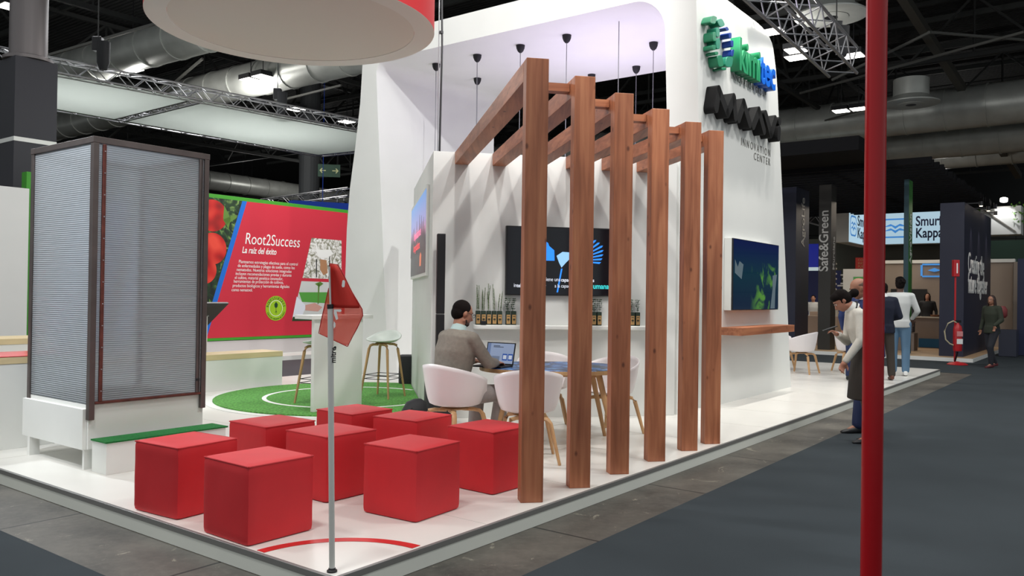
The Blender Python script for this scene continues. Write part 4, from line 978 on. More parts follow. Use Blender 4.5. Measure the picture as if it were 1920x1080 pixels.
    for cl in clothes:
        kind=cl[0]; mt_=cl[1]; m=MB()
        if kind=='trousers':
            leg_(m,.012,kk=1.6 if len(cl)<3 else cl[2]); m.loft([(pel-Z3*.04,.165*bw,.12*bw,X,Y),(pel+(wai-pel)*.6,.155*bw,.11*bw,X,Y)],20,2.3); remesh(m,'trousers',mt_,t,voxel)
        elif kind in('jacket','shirt'):
            g=.026 if kind=='jacket' else .014
            parts=[(.150,.108),(.140,.10),(.165,.118),(.158,.088),(.052,.052)]
            torso(m,g,parts)
            hem_=cl[2] if len(cl)>2 else .10
            if hem_: p,ax,ay=Fm[0]; m.loft([(p+(wai-pel)*.3,(.158+g)*bw,(.116+g)*bw,ax,ay),(p-(wai-pel).normalized()*hem_,(.168+g)*bw,(.125+g)*bw,ax,ay)],22,2.3)
            for s_ in ('R','L'):
                m.cap(sho,V(J['sh'+s_]),.068+g*.4,.056+g*.5); m.cap(V(J['sh'+s_]),V(J['el'+s_]),.054+g*.5,.044+g*.5); e_=V(J['el'+s_]); w_=V(J['wr'+s_]); m.cap(e_,e_+(w_-e_)*.95,.044+g*.5,.031+g*.45)
            remesh(m,kind,mt_,t,voxel)
        elif kind=='shoes':
            for s_ in ('R','L'):
                a=V(J['an'+s_]); f=V(J.get('ft'+s_,(0,1,0))).normalized(); m=MB(); gz=a.z-.085
                base=V((a.x,a.y,gz)) if f.z>-.2 else a-Z3*.085
                sdv=f.cross(Z3).normalized(); up_=sdv.cross(f)
                P=[(-.075,.030,.034,.05),(-.03,.037,.045,.055),(.06,.042,.034,.037),(.13,.043,.024,.025),(.185,.028,.014,.016)]
                secs=[(base+f*y_+Z3*zc_,rx_,rz_,sdv,Z3) for y_,rx_,rz_,zc_ in P]
                m.loft(secs,18,2.6); m.cap(a-Z3*.03,a+Z3*.005,.042,.042); remesh(m,'shoe',mt_,t,.008,3)
        elif kind=='apron':
            a,b_=cl[2],cl[3]
            m.loft([(wai+(pel-wai)*.15,.158,.120,X,Y),(pel-Z3*.02,.190,.145,X,Y),(pel+V(a)*.5-Z3*.25,.2,.16,X,Y),(pel+V(a)-Z3*b_,.205,.165,X,Y)],26,2.4)
            remesh(m,'apron',mt_,t,voxel,6)
        elif kind=='collar':
            d=(hd-nek).normalized(); ax=sx; ay=d.cross(ax).normalized()
            q=nek-d*.02
            m.loft([(q,.080,.076,ax,ay),(q+d*.072,.064,.060,ax,ay)],20,2); m.build('collar',mt_,t,smooth=True)
        elif kind=='strap':
            d=(hd-nek).normalized(); ax=sx; ay=d.cross(ax).normalized(); q=nek-d*.005
            m.tube([q+ax*.083*math.cos(a)+ay*.078*math.sin(a)-d*(.02*math.sin(a)) for a in [2*PI*k/24 for k in range(25)]],.008,6); m.build('neck_strap',mt_,t,smooth=True)
        elif kind=='tie':
            m.loft([(nek+V((0,.07,-.02)),.02,.008,X,Y),(che+V((0,.155,.0)),.04,.008,X,Y)],10,2); m.build('tie',mt_,t,smooth=True)
    if extra: extra(t)
    return t
JAC=mat('taupe_linen',(128,120,110),.85,noise=.08,nscale=30,bump=.4,bscale=9,bdist=.03); GTR=mat('grey_trouser',(150,144,142),.85,noise=.05,nscale=30)
# seated man at the laptop
Rs=rotm(0,-.12); Rh=rotm(math.radians(18),math.radians(-22))
Js=dict(pelvis=(0,-.03,.53),waist=(0,-.035,.70),chest=(.0,.0,.88),shoulders=(0,.02,1.015),neck=(0,.035,1.075),head=(.01,.085,1.225),Rs=Rs,Rh=Rh,bw=1.08,
 shR=(.185,.02,1.005),shL=(-.185,.06,1.005),elR=(.275,.13,.80),elL=(-.26,.2,.80),wrR=(.16,.37,.775),wrL=(-.13,.37,.775),
 handR=((-.25,1,-.02),(0,0,1),.35),handL=((.3,1,-.02),(0,0,1),.35),hiR=(.095,.02,.505),hiL=(-.095,.02,.505),knR=(.17,.46,.50),knL=(-.14,.46,.50),anR=(.17,.36,.085),anL=(-.14,.42,.085))
SC_CHK=mat('pale_shirt',(178,200,198),.7)
def glasses(t):
    m=MB()
    hd=Vector(Js['head'])
    for e in (-1,1):
        m.tube([hd+Rh@Vector((e*.075,.0,.012)),hd+Rh@Vector((e*.066,.085,.012))],.0022,6)
        m.tube([hd+Rh@Vector((e*.032+.024*math.cos(a),.095,.008+.017*math.sin(a))) for a in [2*PI*k/16 for k in range(17)]],.002,6)
    m.tube([hd+Rh@Vector((-.01,.097,.012)),hd+Rh@Vector((.01,.097,.012))],.002,6); m.build('glasses',BLACK,t)
    b_=MB(); b_.ell(hd+Rh@Vector((0,.045,-.079)),(.045,.043,.030),Rh); b_.ell(hd+Rh@Vector((0,.02,-.055)),(.0595,.04,.034),Rh); remesh(b_,'beard',mat('stubble',(58,44,38),.8),t,.007,3)
human('person in a taupe jacket seated with back turned, typing on the laptop',Vector((A1.x,A1.y,PT)),-TH,Js,[('trousers',GTR),('jacket',JAC,.04),('collar',SC_CHK),('shoes',mat('grey_shoe',(70,66,64),.5))],skin=mat('olive_skin',(168,118,94),.55),voxel=.009,extra=glasses)
# woman in apron, leaning over a phone, facing left
CREAM=mat('cream_cotton',(206,202,192),.8,noise=.04,nscale=20,bump=.5,bscale=7,bdist=.03); APR=mat('brown_apron',(46,39,34),.85,noise=.06,nscale=30)
Rh=rotm(math.radians(48)); 
def stand(lean=0,yaw=0,head=0,hyaw=0,w=1.0,armR=None,armL=None,legR=None,legL=None,**k):
    J={}
    R=Matrix.Rotation(-lean,3,'X'); P=Vector((0,0,.93)); Ry=Matrix.Rotation(yaw,3,'Z')
    f=lambda x,y,z: P+Ry@(R@(Vector((x,y,z))-P))
    J['pelvis']=(0,0,.93); J['waist']=f(0,-.005,1.07); J['chest']=f(0,0,1.27); J['shoulders']=f(0,-.005,1.40); J['neck']=f(0,.0,1.465)
    nk=J['neck']; Rh_=rotm(head,hyaw); J['head']=nk+Rh_@Vector((0,.02,.13))+Vector((0,.02 if head>.3 else 0,0)); J['Rh']=Rh_; J['Rs']=Ry@R
    J['shR']=f(.18*w,-.005,1.40); J['shL']=f(-.18*w,-.005,1.40)
    J['elR']=f(.25*w,-.03,1.13); J['elL']=f(-.25*w,-.03,1.13); J['wrR']=f(.25*w,.07,.90); J['wrL']=f(-.25*w,.07,.90)
    J['hiR']=(.09,0,.90); J['hiL']=(-.09,0,.90); J['knR']=(.10,.01,.49); J['knL']=(-.10,.01,.49); J['anR']=(.10,-.02,.085); J['anL']=(-.10,-.02,.085)
    J.update(k); return J
def phone(t):
    o=MB().box(-.036,.036,-.075,.075,-.004,.004).build('smartphone',BLACK,None,bevel=.002,origin=(0,0,0)); return o
Jw=stand(lean=.27,head=math.radians(44),bw=.92,w=.92,elL=(-.235,.13,1.12),wrL=(-.20,.28,.885),handL=((.05,.5,-1),(.9,.1,.2),.9),elR=(.22,.14,1.08),wrR=(.10,.27,1.15),handR=((-.2,.7,.5),(.2,-.6,.9),.9),anL=(-.09,-.02,.085),anR=(.09,-.12,.085),knR=(.09,-.03,.49))
wp=Vector((3.77,8.72,0)); wrz=face(-1,.10)
human('person with dark bun, white shirt and long brown apron looking down at a phone',wp,wrz,Jw,[('trousers',BLK2),('shirt',CREAM,.03),('apron',APR,(0,.02,0),.46),('collar',mat('white_collar',(225,224,220),.7)),('strap',BLK2),('shoes',BLACK)],hairstyle='bun',skin=mat('warm_skin',(176,122,100),.55),voxel=.009,scale=.985)
ph=MB().box(-.036,.036,-.075,.075,-.004,.004).build('smartphone',BLACK,None,bevel=.002,origin=(0,0,0)); hp=Matrix.Rotation(wrz,3,'Z')@Vector((.07,.36,1.205)); ph.location=wp+hp; ph.rotation_euler=(-.35,0,wrz); tag(ph,'dark smartphone held up by the woman in the apron','phone')
NSUIT=mat('navy_suit',(24,36,74),.8); 
Jm=stand(lean=.06,head=math.radians(26),hyaw=0,elL=(-.27,.02,1.13),wrL=(-.2,.2,.98),anL=(-.09,.16,.085),knL=(-.09,.12,.5),anR=(.09,-.06,.085))
human('person with shaved head, navy suit and red tie behind the woman in the apron',Vector((4.10,9.42,0)),face(-1,-.05),Jm,[('trousers',NSUIT),('jacket',mat('navy_jacket',(28,44,92),.8)),('collar',MARK),('tie',mat('dark_red_tie',(84,20,30),.6)),('shoes',BLACK)],hairstyle='bald',skin=SKIND,voxel=.010,scale=1.045)
# two men beyond, backs to us
Jb=stand(lean=-.02,head=.1,bw=1.05,elR=(.27,-.02,1.12),wrR=(.12,.22,1.05),elL=(-.27,-.02,1.12),wrL=(-.12,.22,1.05),knR=(.13,.02,.49),anR=(.15,-.02,.085))
human('person in a navy blazer and brown trousers seen from behind at the platform edge',Vector((6.55,14.5,PT)),face(.25,1),Jb,[('trousers',mat('brown_wool',(66,58,52),.85)),('jacket',mat('dark_navy_blazer',(22,28,48),.85)),('collar',MARK),('shoes',mat('brown_leather',(104,58,42),.45))],skin=SKINB,voxel=.014,scale=1.0,eyes=False)
Jb=stand(lean=.0,head=.1,elR=(.28,.02,1.14),wrR=(.2,.2,1.0),elL=(-.27,-.02,1.12),wrL=(-.2,.2,1.0))
human('person with curly hair, white shirt and light blue jeans behind the navy blazer',Vector((7.25,15.35,PT)),face(.45,1),Jb,[('trousers',mat('light_denim',(96,128,156),.85)),('shirt',mat('white_shirt',(214,216,214),.8),.08),('shoes',MARK)],hairstyle='curly',skin=SKINB,voxel=.014,scale=1.06,eyes=False)
human('person in a blue suit almost entirely hidden by the red pole near the navy blazer',Vector((5.95,14.2,PT)),face(.8,.8),stand(),[('trousers',NSUIT),('jacket',MATS['navy_jacket']),('shoes',BLACK)],skin=SKIND,voxel=.016,scale=.98,eyes=False)
# woman walking on the aisle
Jk=stand(lean=.02,head=.05,hyaw=.25,bw=.95,knL=(-.08,.14,.50),anL=(-.07,.10,.085),knR=(.08,.0,.50),anR=(.08,-.20,.10),elL=(-.25,.0,1.13),wrL=(-.2,.16,1.0))
def pack(t):
    m=MB(); m.loft([((0,-.27,1.18+z),rx,ry,X,Y) for z,rx,ry in ((0,.10,.08),(.05,.14,.11),(.2,.14,.11),(.28,.09,.07))],20,2.6); m.build('backpack_hood',mat('dark_red_nylon',(112,40,42),.6),t,smooth=True)
human('person in a dark green jacket with long hair walking along the aisle',Vector((11.02,18.85,.006)),face(-1,-.35),Jk,[('trousers',mat('black_jeans',(32,34,42),.85),.6),('jacket',mat('dark_olive_jacket',(42,48,36),.85),.12),('shoes',mat('burgundy_trainers',(84,28,34),.6))],hairstyle='long',skin=SKIND,voxel=.014,scale=.97,extra=pack,hair=mat('brown_hair',(44,26,22),.6))
human('seated person in black behind the counter of the far beige stand',onz(1738,651,.1),face(-.5,-1),stand(),[('trousers',BLK2),('shirt',BLK2)],hairstyle='long',skin=SKIN,voxel=.02,scale=.97,eyes=False)
human('person in a white shirt far away behind the dark pillars',Vector((onz(1524,640,.05).x,onz(1524,640,.05).y,.0)),face(-.5,-1),stand(),[('trousers',BLK2),('shirt',MATS['white_shirt'])],skin=SKIN,voxel=.02,scale=.97,eyes=False)
# ================================================ RED POLE IN FRONT
pp_=ray(1638.5,560); q=CAM+pp_*(3.3/pp_.y)
POLE=mat('red_gloss_paint',(158,10,20),.3,bump=.2,bscale=18,bdist=.004,spec=.35)
t=thing('red_post','glossy red round metal post standing in the aisle carpet, crossing the whole picture height','post',(q.x,q.y,.007),0)
MB().tube([(0,0,.01),(0,0,3.6)],.0405,10).build('tube',POLE,t,smooth=True); MB().lathe([(.12,0),(.12,.01),(.045,.012)],24).build('base_plate',POLE,t)
# ================================================ TRUSSES, CANOPY (left)
def truss(p,q,wd=.29,h=.29,bay=.29,r=.024,name='lighting_truss'):
    p=Vector(p);q=Vector(q);d=(q-p);L=d.length;d.normalize(); s=d.cross(ZZ).normalized()*wd/2; u=ZZ*h/2
    m=MB(); C=[p+a*s+b_*u for a,b_ in ((-1,-1),(1,-1),(1,1),(-1,1))]
    for c in C: m.tube([c,c+d*L],r,7)
    n=max(1,int(L/bay)); st=L/n
    for k in range(n):
        for a,b_ in ((0,3),(1,2),(0,1),(3,2)):
            A,B=(a,b_) if k%2==0 else (b_,a); m.tube([C[A]+d*st*k,C[B]+d*st*(k+1)],r*.45,5,cap=False)
    return m
def mk_truss(label,p,q,group=None,**k): return tag(truss(p,q,**k).build('lighting_truss',STEEL,None),label,'truss',group)
a0,a1=UV(1.5,15.3,6.15),UV(15.3,13.75,6.15); b0,b1=UV(1.5,18.7,6.15),UV(15.0,18.25,6.15)
mk_truss('front aluminium truss of the white fabric ceiling at upper left',a0,a1)
mk_truss('rear lower aluminium truss edging the white fabric ceiling',b0,b1)
mk_truss('short cross truss dividing the white fabric ceiling in two',UV(8.3,14.75,6.15),UV(8.39,18.4,6.15))
mk_truss('end truss closing the fabric ceiling next to the white arch',b1,UV(15.4,14.0,6.15))
FABC=mat('ceiling_fabric',(222,224,220),.85); nt=FABC.node_tree; tl=nt.nodes.new('ShaderNodeBsdfTranslucent'); tl.inputs[0].default_value=lin((220,224,220)); x=nt.nodes.new('ShaderNodeMixShader'); x.inputs[0].default_value=.55
nt.links.new(nt.nodes['Principled BSDF'].outputs[0],x.inputs[1]); nt.links.new(tl.outputs[0],x.inputs[2]); nt.links.new(x.outputs[0],nt.nodes['Material Output'].inputs[0])
area('fabric_fill',UV(6.3,16.6,8.6),(0,0,0),2.5,260,(.97,.98,1)); area('fabric_fill',UV(11.5,16.3,8.6),(0,0,0),2.5,330,(.97,.98,1))  # unseen area lights added above so the translucent fabric ceiling looks bright
tag(MB().prism([UV(1.5,15.3,6.0),UV(8.2,14.55,6.0),UV(8.27,18.45,6.0),UV(1.5,18.65,6.0)],(0,0,.006)).build('fabric_ceiling',FABC),'pale fabric ceiling panel between the trusses, beside the grey column','fabric panel','fabric ceiling panels')
tag(MB().prism([UV(8.42,14.52,6.0),UV(15.2,13.8,6.0),UV(14.9,18.2,6.0),UV(8.5,18.45,6.0)],(0,0,.006)).build('fabric_ceiling',FABC),'pale fabric ceiling panel between the trusses, beside the white arch','fabric panel','fabric ceiling panels')
def hoist(px,py,z,label):
    c=onz(px,py,z); t=thing('chain_hoist',label,'hoist',c,0,'chain hoists on the trusses')
    MB().box(-.10,.10,-.08,.08,.25,.55).build('motor',BLACK,t,bevel=.02); m=MB(); m.loft([((.12,0,z_),a,b_,X,Y) for z_,a,b_ in ((-.15,.07,.06),(0,.12,.1),(.45,.13,.11))],14,3); m.build('chain_bag',BLK2,t,smooth=True)
    MB().tube([(0,0,-.12),(0,0,.26)],.012,6).build('hook_chain',STEEL,t); MB().tube([(0,0,.5),(0,0,7.0)],.012,6).build('lift_chain',DSTEEL,t); return t
hoist(183,118,6.33,'black chain hoist on the front truss, beside the grey column'); hoist(520,205,6.33,'black chain hoist on the front truss, under the hanging drum')
t=thing('clad_column','round concrete-grey hall column with a dark square cladding and white stripe','column',(-9.23,15.14,0),RU)
MB().box(0,.75,0,.75,0,4.24).build('lower_cladding',CHAR,t); MB().box(-.004,.754,-.004,.754,4.241,4.32).build('white_stripe',WHITE,t); MB().box(0,.75,0,.75,4.321,5.82).build('upper_cladding',CHAR,t)
MB().lathe([(.34,5.82),(.43,5.83),(.43,5.89),(.325,5.93),(.325,12.4)],32,(.375,.375,0)).build('shaft',mat('column_grey',(112,106,106),.45,.2),t,smooth=True)
# ================================================ BIG BANNER WALL
t=thing('banner_wall','large red graphic wall with green frame, tomato photo and Spanish text','banner wall',UV(3.75,12.6,.1),RU)
zb_=-.0
MB().box(0,7.6,.02,.2,0,.33).build('base_panel',mat('light_grey_panel',(196,190,190),.6),t)
x0,x1=.0,7.6; zB,zT=.34,3.49
MB().box(x0,x1,.0,.2,zB,zT).build('green_frame',GREEN,t,bevel=.003)
MB().box(x0+.12,x1-.1,-.004,-.001,zB+.06,zT-.08).build('red_graphic',REDP,t)
def bu(px,py): p=onpl(px,py,UV(0,12.6),VV); a=uv(p); return (a[0]-3.75,a[2]-.1)
def bp_(pts,material,name,y=-.006):
    MB().poly([(a,y,b_) for a,b_ in [bu(*q) for q in pts]]).build(name,material,t,fix=False)
zt__=zT-.08; 
def clampz(P): return P
bl_t=bu(463,377); bl_b=bu(400,590); sl=(bl_b[0]-bl_t[0])/(bl_b[1]-bl_t[1])
xT=bl_t[0]+(zT-.08-bl_t[1])*sl; xB=bl_t[0]+(zB+.06-bl_t[1])*sl
MB().poly([(x0+.12,-.006,zB+.06),(xB-.12,-.006,zB+.06),(xT-.12,-.006,zT-.08),(x0+.12,-.006,zT-.08)]).build('tomato_photo',LEAFP,t,fix=False)
MB().poly([(xB-.12,-.008,zB+.06),(xB,-.008,zB+.06),(xT,-.008,zT-.08),(xT-.12,-.008,zT-.08)]).build('blue_stripe',mat('print_blue',(20,104,200),.5),t,fix=False)
TOM=mat('tomato_print',(176,26,24),.5); nt,b,mp=nodes(TOM); n=tex(nt,'ShaderNodeTexNoise',mp.outputs[0],Scale=2.2,Detail=1.); c=ramp(nt,n.outputs['Fac'],[(.35,lin((110,10,12))),(.5,lin((188,28,24))),(.7,lin((224,70,52)))]); nt.links.new(c,b.inputs['Base Color'])
def circ(cx,cy,r,material,name,y,ky=1,n=40): MB().poly([(cx+r*math.cos(2*PI*k/n),y,cy+r*ky*math.sin(2*PI*k/n)) for k in range(n)]).build(name,material,t,fix=False)
for (px,py,r,ky) in ((398,404,.36,.95),(398,466,.34,1.0),(382,506,.3,1)):
    a,b_=bu(px,py); circ(a,b_,r,TOM,'tomato',-.0075-.0004*py/400,ky)
LFG=mat('print_leaf',(92,128,52),.5)
for P in ([(420,385),(432,410),(428,430),(418,410)],[(418,412),(440,402),(444,408),(424,422)],[(392,560),(402,580),(396,600),(390,600)]): bp_(P,LFG,'leaf_print',-.0092)
PB=mat('print_pale_blue',(150,176,216),.5); PB2=mat('print_mid_blue',(88,122,186),.5)
for xa,w_,mt_ in ((.85,.5,PB),(1.5,.42,PB2),(2.1,.35,PB)): MB().poly([(xa-.5,-.0072,zB+.06),(xa-.5+w_,-.0072,zB+.06),(xa+w_,-.0072,zT-.3),(xa,-.0072,zT-.3)]).build('sky_print',mt_,t,fix=False)
# photos
PHW=leafy('photo_roots_print',(120,120,96),(226,224,220),(240,240,240),7); PHG=mat('photo_lab_print',(205,208,206),.5)
bp_([(584,446),(640,451),(640,524),(567,521)],PHW,'photo'); bp_([(565,527),(640,530),(640,599),(547,602)],PHG,'photo')
bp_([(560,548),(640,548),(640,570),(566,566)],mat('print_lawn',(84,158,64),.5),'print_detail',-.0075); bp_([(556,556),(574,574),(566,592),(548,596)],mat('print_coat',(224,228,240),.5),'print_detail',-.0078); bp_([(572,572),(590,568),(604,576),(596,584),(572,582)],mat('print_hand',(206,156,144),.5),'print_detail',-.008)
bp_([(549,594),(640,592),(640,600),(547,602)],mat('print_dark_green',(30,62,32),.5),'print_detail',-.008); bp_([(592,468),(620,468),(624,476),(612,484),(596,482)],MARK,'print_detail',-.008); bp_([(600,486),(612,488),(614,512),(606,516),(600,506)],mat('print_root',(176,128,92),.5),'print_detail',-.008)
bp_([(592,486),(594,486),(594,520),(592,520)],BLK2,'print_detail',-.0078)
bp_([(596,532),(599,532),(597,570),(595,570)],MATS['print_leaf'] if 'print_leaf' in MATS else LFG,'print_detail',-.0085); bp_([(590,532),(600,528),(606,532),(598,538)],LFG,'print_detail',-.0085)
def bt(s,px,py,size,px2=None,shear=.1,bold=0,material=MARK,line=1.0,width=1):
    a,b_=bu(px,py)
    o=text(s,material,t,Matrix.Identity(4),size=size,shear=shear,bold=bold,extrude=.0006,line=line)
    w_=max(v.co.x for v in o.data.vertices)
    k=(bu(px2,py)[0]-a)/w_ if px2 else width
    o.data.transform(frameM((a,-.0085,b_),(1,0,0),(0,0,1))@Matrix.Diagonal((k,1,1,1))); return o
bt('Root2Success',458,457,.36,562,shear=.15); bt('La raíz del éxito',453,474,.2,518,shear=.25,bold=.003)
body=['Planteamos estrategias efectivas para el control','de enfermedades y plagas de suelo, como los','nematodos. Nuestras soluciones integradas','incluyen recomendaciones previas y durante','el cultivo, material genético innovador,','herramientas de protección de cultivos,','productos biológicos y herramientas digitales','como nematool.']
for s,(xa,ya,xb) in zip(body,((447,493,558),(445,500.5,552),(443,508,546),(441,515.5,546),(439.5,523,530),(437.5,530,531),(435.5,538,542),(433.5,546,473))): bt(s,xa,ya,.10,xb,shear=.05,bold=0)
a,b_=bu(517,578); 
circ(a,b_,.285,mat('badge_green',(150,190,30),.5),'badge',-.0095); circ(a,b_,.185,MARK,'badge_ring',-.0100); circ(a,b_,.175,MATS['badge_green'],'badge_core',-.0104)
DG=mat('badge_ink',(22,62,36),.5); MB().poly([(a,-.011,b_+.15),(a+.05,-.011,b_+.09),(a+.04,-.011,b_+.03),(a,-.011,b_),(a-.04,-.011,b_+.03),(a-.05,-.011,b_+.09)]).build('badge_leaf',DG,t,fix=False); MB().tube([(a,-.0105,b_+.02),(a+.006,-.0105,b_-.12)],.006,5).tube([(a,-.0105,b_-.05),(a+.03,-.0105,b_-.09)],.004,5).tube([(a,-.0105,b_-.06),(a-.03,-.0105,b_-.1)],.004,5).build('badge_root',DG,t)
def arct(s,r,a0_,a1_,size,flip=1):
    n=len(s)
    for k,ch in enumerate(s):
        if ch==' ': continue
        th=math.radians(a0_+(a1_-a0_)*k/(n-1)); c_=(a+r*math.cos(th),-.0106,b_+r*math.sin(th)); up=Vector((math.cos(th),0,math.sin(th)))*flip; xx=Vector((math.sin(th),0,-math.cos(th)))*flip
        text(ch,DG,t,frameM((c_[0]-xx.x*size*.3,c_[1],c_[2]-xx.z*size*.3),xx,up),size=size,bold=.001,extrude=.0003,name='badge_letter')
arct('ROOT2SUCCESS',.205,168,12,.085); arct('SOLUCION INTEGRADA DE SUELO',.262,205,335,.045,-1)
tag(MB().box(0,.49,0,.1,0,3.26).build('white_backdrop',WALLW,None,origin=(0,0,0)),'plain white backdrop panel at the photo\'s left border, by the green frame','wall panel')
o=bpy.data.objects['white_backdrop']; o.scale=(5.5,1,1); o.rotation_euler=(0,0,RU); q=UV(1.0,12.35,.0); o.location=q+UU*-.0
# neighbour platform under the banner
m=MB(); m.hexa(*uvbox(3.72,12.2,11.78,13.1,.004,.1)); tag(m.build('neighbour_platform',WHITE),'white platform across the narrow aisle, carrying the red banner wall','platform')
# far truss with lamps above the banner
mk_truss('distant truss carrying stage lamps above the red banner wall',onz(492,382,4.9),onz(655,360,5.3),wd=.3,h=.3,r=.028)
TA,TB=onz(492,382,4.9),onz(655,360,5.3)
def parcan(px,py,z,label):
    c=TA.lerp(TB,(px-492)/163)-ZZ*.58; t=thing('stage_lamp',label,'stage lamp',c,0,'stage lamps on the distant truss')
    MB().lathe([(.0,.002),(.15,0),(.16,.02),(.12,.22),(.05,.26)],16).build('lamp_body',BLACK,t,smooth=True); MB().lathe([(.13,-.012),(.14,-.004),(.12,-.001)],16).build('lens',LAMP,t); MB().tube([(0,0,.25),(0,0,.45)],.015,6).build('bracket',STEEL,t)
for k,(px,py) in enumerate(((532,378),(578,378),(584,371),(633,367),(645,373))): parcan(px,py,4.75,'glowing stage lamp on the distant truss, number %s counted toward the white arch'%['one','two','three','four','five'][k])
c=onz(617,320,6.2); t=thing('direction_sign','dark green hanging sign with two pale arrows above the far aisle','sign',c,RP)
MB().box(-.42,.42,0,.05,-.24,.24).build('sign_board',mat('exit_green',(22,62,40),.5),t); AR=mat('arrow_cream',(196,196,140),.5)
for s_ in (-1,1): MB().poly([(s_*.36,-.003,0),(s_*.27,-.003,.1),(s_*.24,-.003,.08),(s_*.29,-.003,.018),(s_*.12,-.003,.018),(s_*.12,-.003,-.018),(s_*.29,-.003,-.018),(s_*.24,-.003,-.08),(s_*.27,-.003,-.1)]).build('arrow',AR,t,fix=False)
MB().tube([(-.3,.02,.24),(-.3,.02,6.3)],.006,5).build('wire',BLACK,t); MB().tube([(.3,.02,.24),(.3,.02,6.3)],.006,5).build('wire',BLACK,t)
c=ray(580,330); c=c*(36/c.y); t=tag(MB().tube([(c.x,c.y,0),(c.x,c.y,12.4)],.27*36/22,20).build('round_column',mat('dark_column',(70,72,74),.6)),'dark round hall column far behind the fabric ceiling','column')
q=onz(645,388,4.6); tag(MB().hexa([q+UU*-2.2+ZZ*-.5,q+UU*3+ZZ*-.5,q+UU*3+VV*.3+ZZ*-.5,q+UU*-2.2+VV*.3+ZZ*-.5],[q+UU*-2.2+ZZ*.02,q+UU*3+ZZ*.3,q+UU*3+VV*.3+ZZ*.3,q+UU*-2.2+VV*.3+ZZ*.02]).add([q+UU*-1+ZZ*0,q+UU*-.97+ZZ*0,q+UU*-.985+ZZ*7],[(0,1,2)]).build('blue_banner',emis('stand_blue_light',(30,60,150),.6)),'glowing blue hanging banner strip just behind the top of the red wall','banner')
# ================================================ RIGHT OVERHEAD TRUSS
mk_truss('wide aluminium truss hanging above the far side of the kimitec tower',UV(8.2,1.2,6.2),UV(14.1,1.45,6.2),wd=.52,h=.5,bay=.45,r=.03)
hoist(1568,92,6.5,'black chain hoist at the end of the wide truss')
# ================================================ HALL ROOF STEEL
def girder(p,q,h,bay,r=.07,name='roof_truss'):
    p=Vector(p);q=Vector(q);d=q-p;L=d.length;d.normalize(); m=MB(); m.bar(p,q,r*2); m.bar(p+ZZ*h,q+ZZ*h,r*2); n=int(L/bay); st=L/n
    for k in range(n):
        a,b_=(0,h) if k%2==0 else (h,0)
        m.bar(p+d*st*k+ZZ*a,p+d*st*(k+1)+ZZ*b_,r)
        if k%2: m.bar(p+d*st*k,p+d*st*k+ZZ*h,r*.8)
    return struct(m.build(name,DSTEEL))
for u_ in (22,30,38,48,60): girder(UV(u_,-22,10.2),UV(u_,48,10.2),2.1,2.1,.075,'trim_roof_truss')
for v_ in (22,30,40): girder(UV(-6,v_,10.0),UV(60,v_,10.0),2.2,2.2,.08,'trim_roof_truss')
for v_ in (-8,8): girder(UV(22,v_,10.0),UV(62,v_,10.0),2.2,2.2,.08,'trim_roof_truss')
m=MB()
for k in range(14): m.bar(UV(12+k*4,-24,12.3),UV(12+k*4,55,12.3),.12,.2)
struct(m.build('trim_purlins',mat('purlin_grey',(58,60,58),.7)))
# big diagonal ties
m=MB(); 
for (pa,pb) in (((1695,0),(1905,320)),((1640,60),(1760,400))): pass
m.bar(onz(1690,-10,11.5),onz(1910,330,8.0),.28); struct(m.build('trim_tie',mat('tie_grey',(78,76,70),.6)))
m=MB()
for (pa,za,pb,zb2) in (((1500,175),9.5,(1920,60),9.5),((1465,250),9.3,(1740,170),9.5),((1740,60),10,(1920,75),10),((1560,150),9,(1745,60),9.8),((380,110),9.5,(120,330),8),((640,160),8.8,(480,200),8.8),((0,130),8,(290,45),9.2)):
    m.bar(onz(*pa,za),onz(*pb,zb2),.07)
struct(m.build('trim_cable_tray',mat('tray_grey',(96,96,92),.5,.3)))
DUCTM=mat('galvanised_duct',(196,198,192),.38,.35,noise=.12,nscale=1.5)
def duct(p,q,r,label,seam=1.5):
    p=Vector(p);q=Vector(q); t=thing('ventilation_duct',label,'duct',p,0,'silver ventilation ducts'); d=q-p; L=d.length; dn=d.normalized(); t_=MB(); t_.tube([Vector((0,0,0)),d],r,28,ref=(0,0,1)).build('duct_tube',DUCTM,t,smooth=True)
    m=MB(); n=int(L/seam)
    for k in range(1,n): m.tube([dn*(k*seam-.03),dn*(k*seam+.03)],r+.03,28,ref=(0,0,1))
    m.build('seam',DUCTM,t,smooth=True)
duct(UV(10.8,34,9.3),UV(11.6,12,9.3),.62,'silver air duct at upper left between the grey column and the drum'); duct(UV(15.6,40,9.3),UV(15.6,14,9.3),.62,'silver air duct passing behind the hanging drum')
duct(UV(34.5,-24,9.4),UV(35.5,30,9.4),.85,'upper large silver duct behind the red post'); duct(UV(38.5,-24,8.9),UV(39.5,30,8.9),.85,'lower large silver duct behind the red post')
duct(UV(43,-24,8.9),UV(44,30,8.9),.7,'third silver duct, lowest of those crossing behind the red post'); duct(UV(4,42,8.4),UV(58,44,8.4),.6,'tan-lit duct far beyond the fabric ceiling')
def diffuser(px,py,z,label):
    c=onz(px,py,z); t=thing('air_diffuser',label,'air diffuser',c,0,'round ceiling air diffusers')
    MB().lathe([(.75,0),(.95,.02),(.95,.06),(.6,.3),(.6,.9)],32).build('body',DUCTM,t,smooth=True); MB().lathe([(.25,-.02),(.45,-.01),(.45,.0)],32).build('inner_ring',DUCTM,t); MB().lathe([(.0,-.03),(.16,-.03),(.18,-.021)],24).build('hub',BLACK,t)
diffuser(1558,32,9.2,'round silver air diffuser above the wide truss'); diffuser(1708,196,8.6,'round air diffuser hanging from the duct right of the red post')
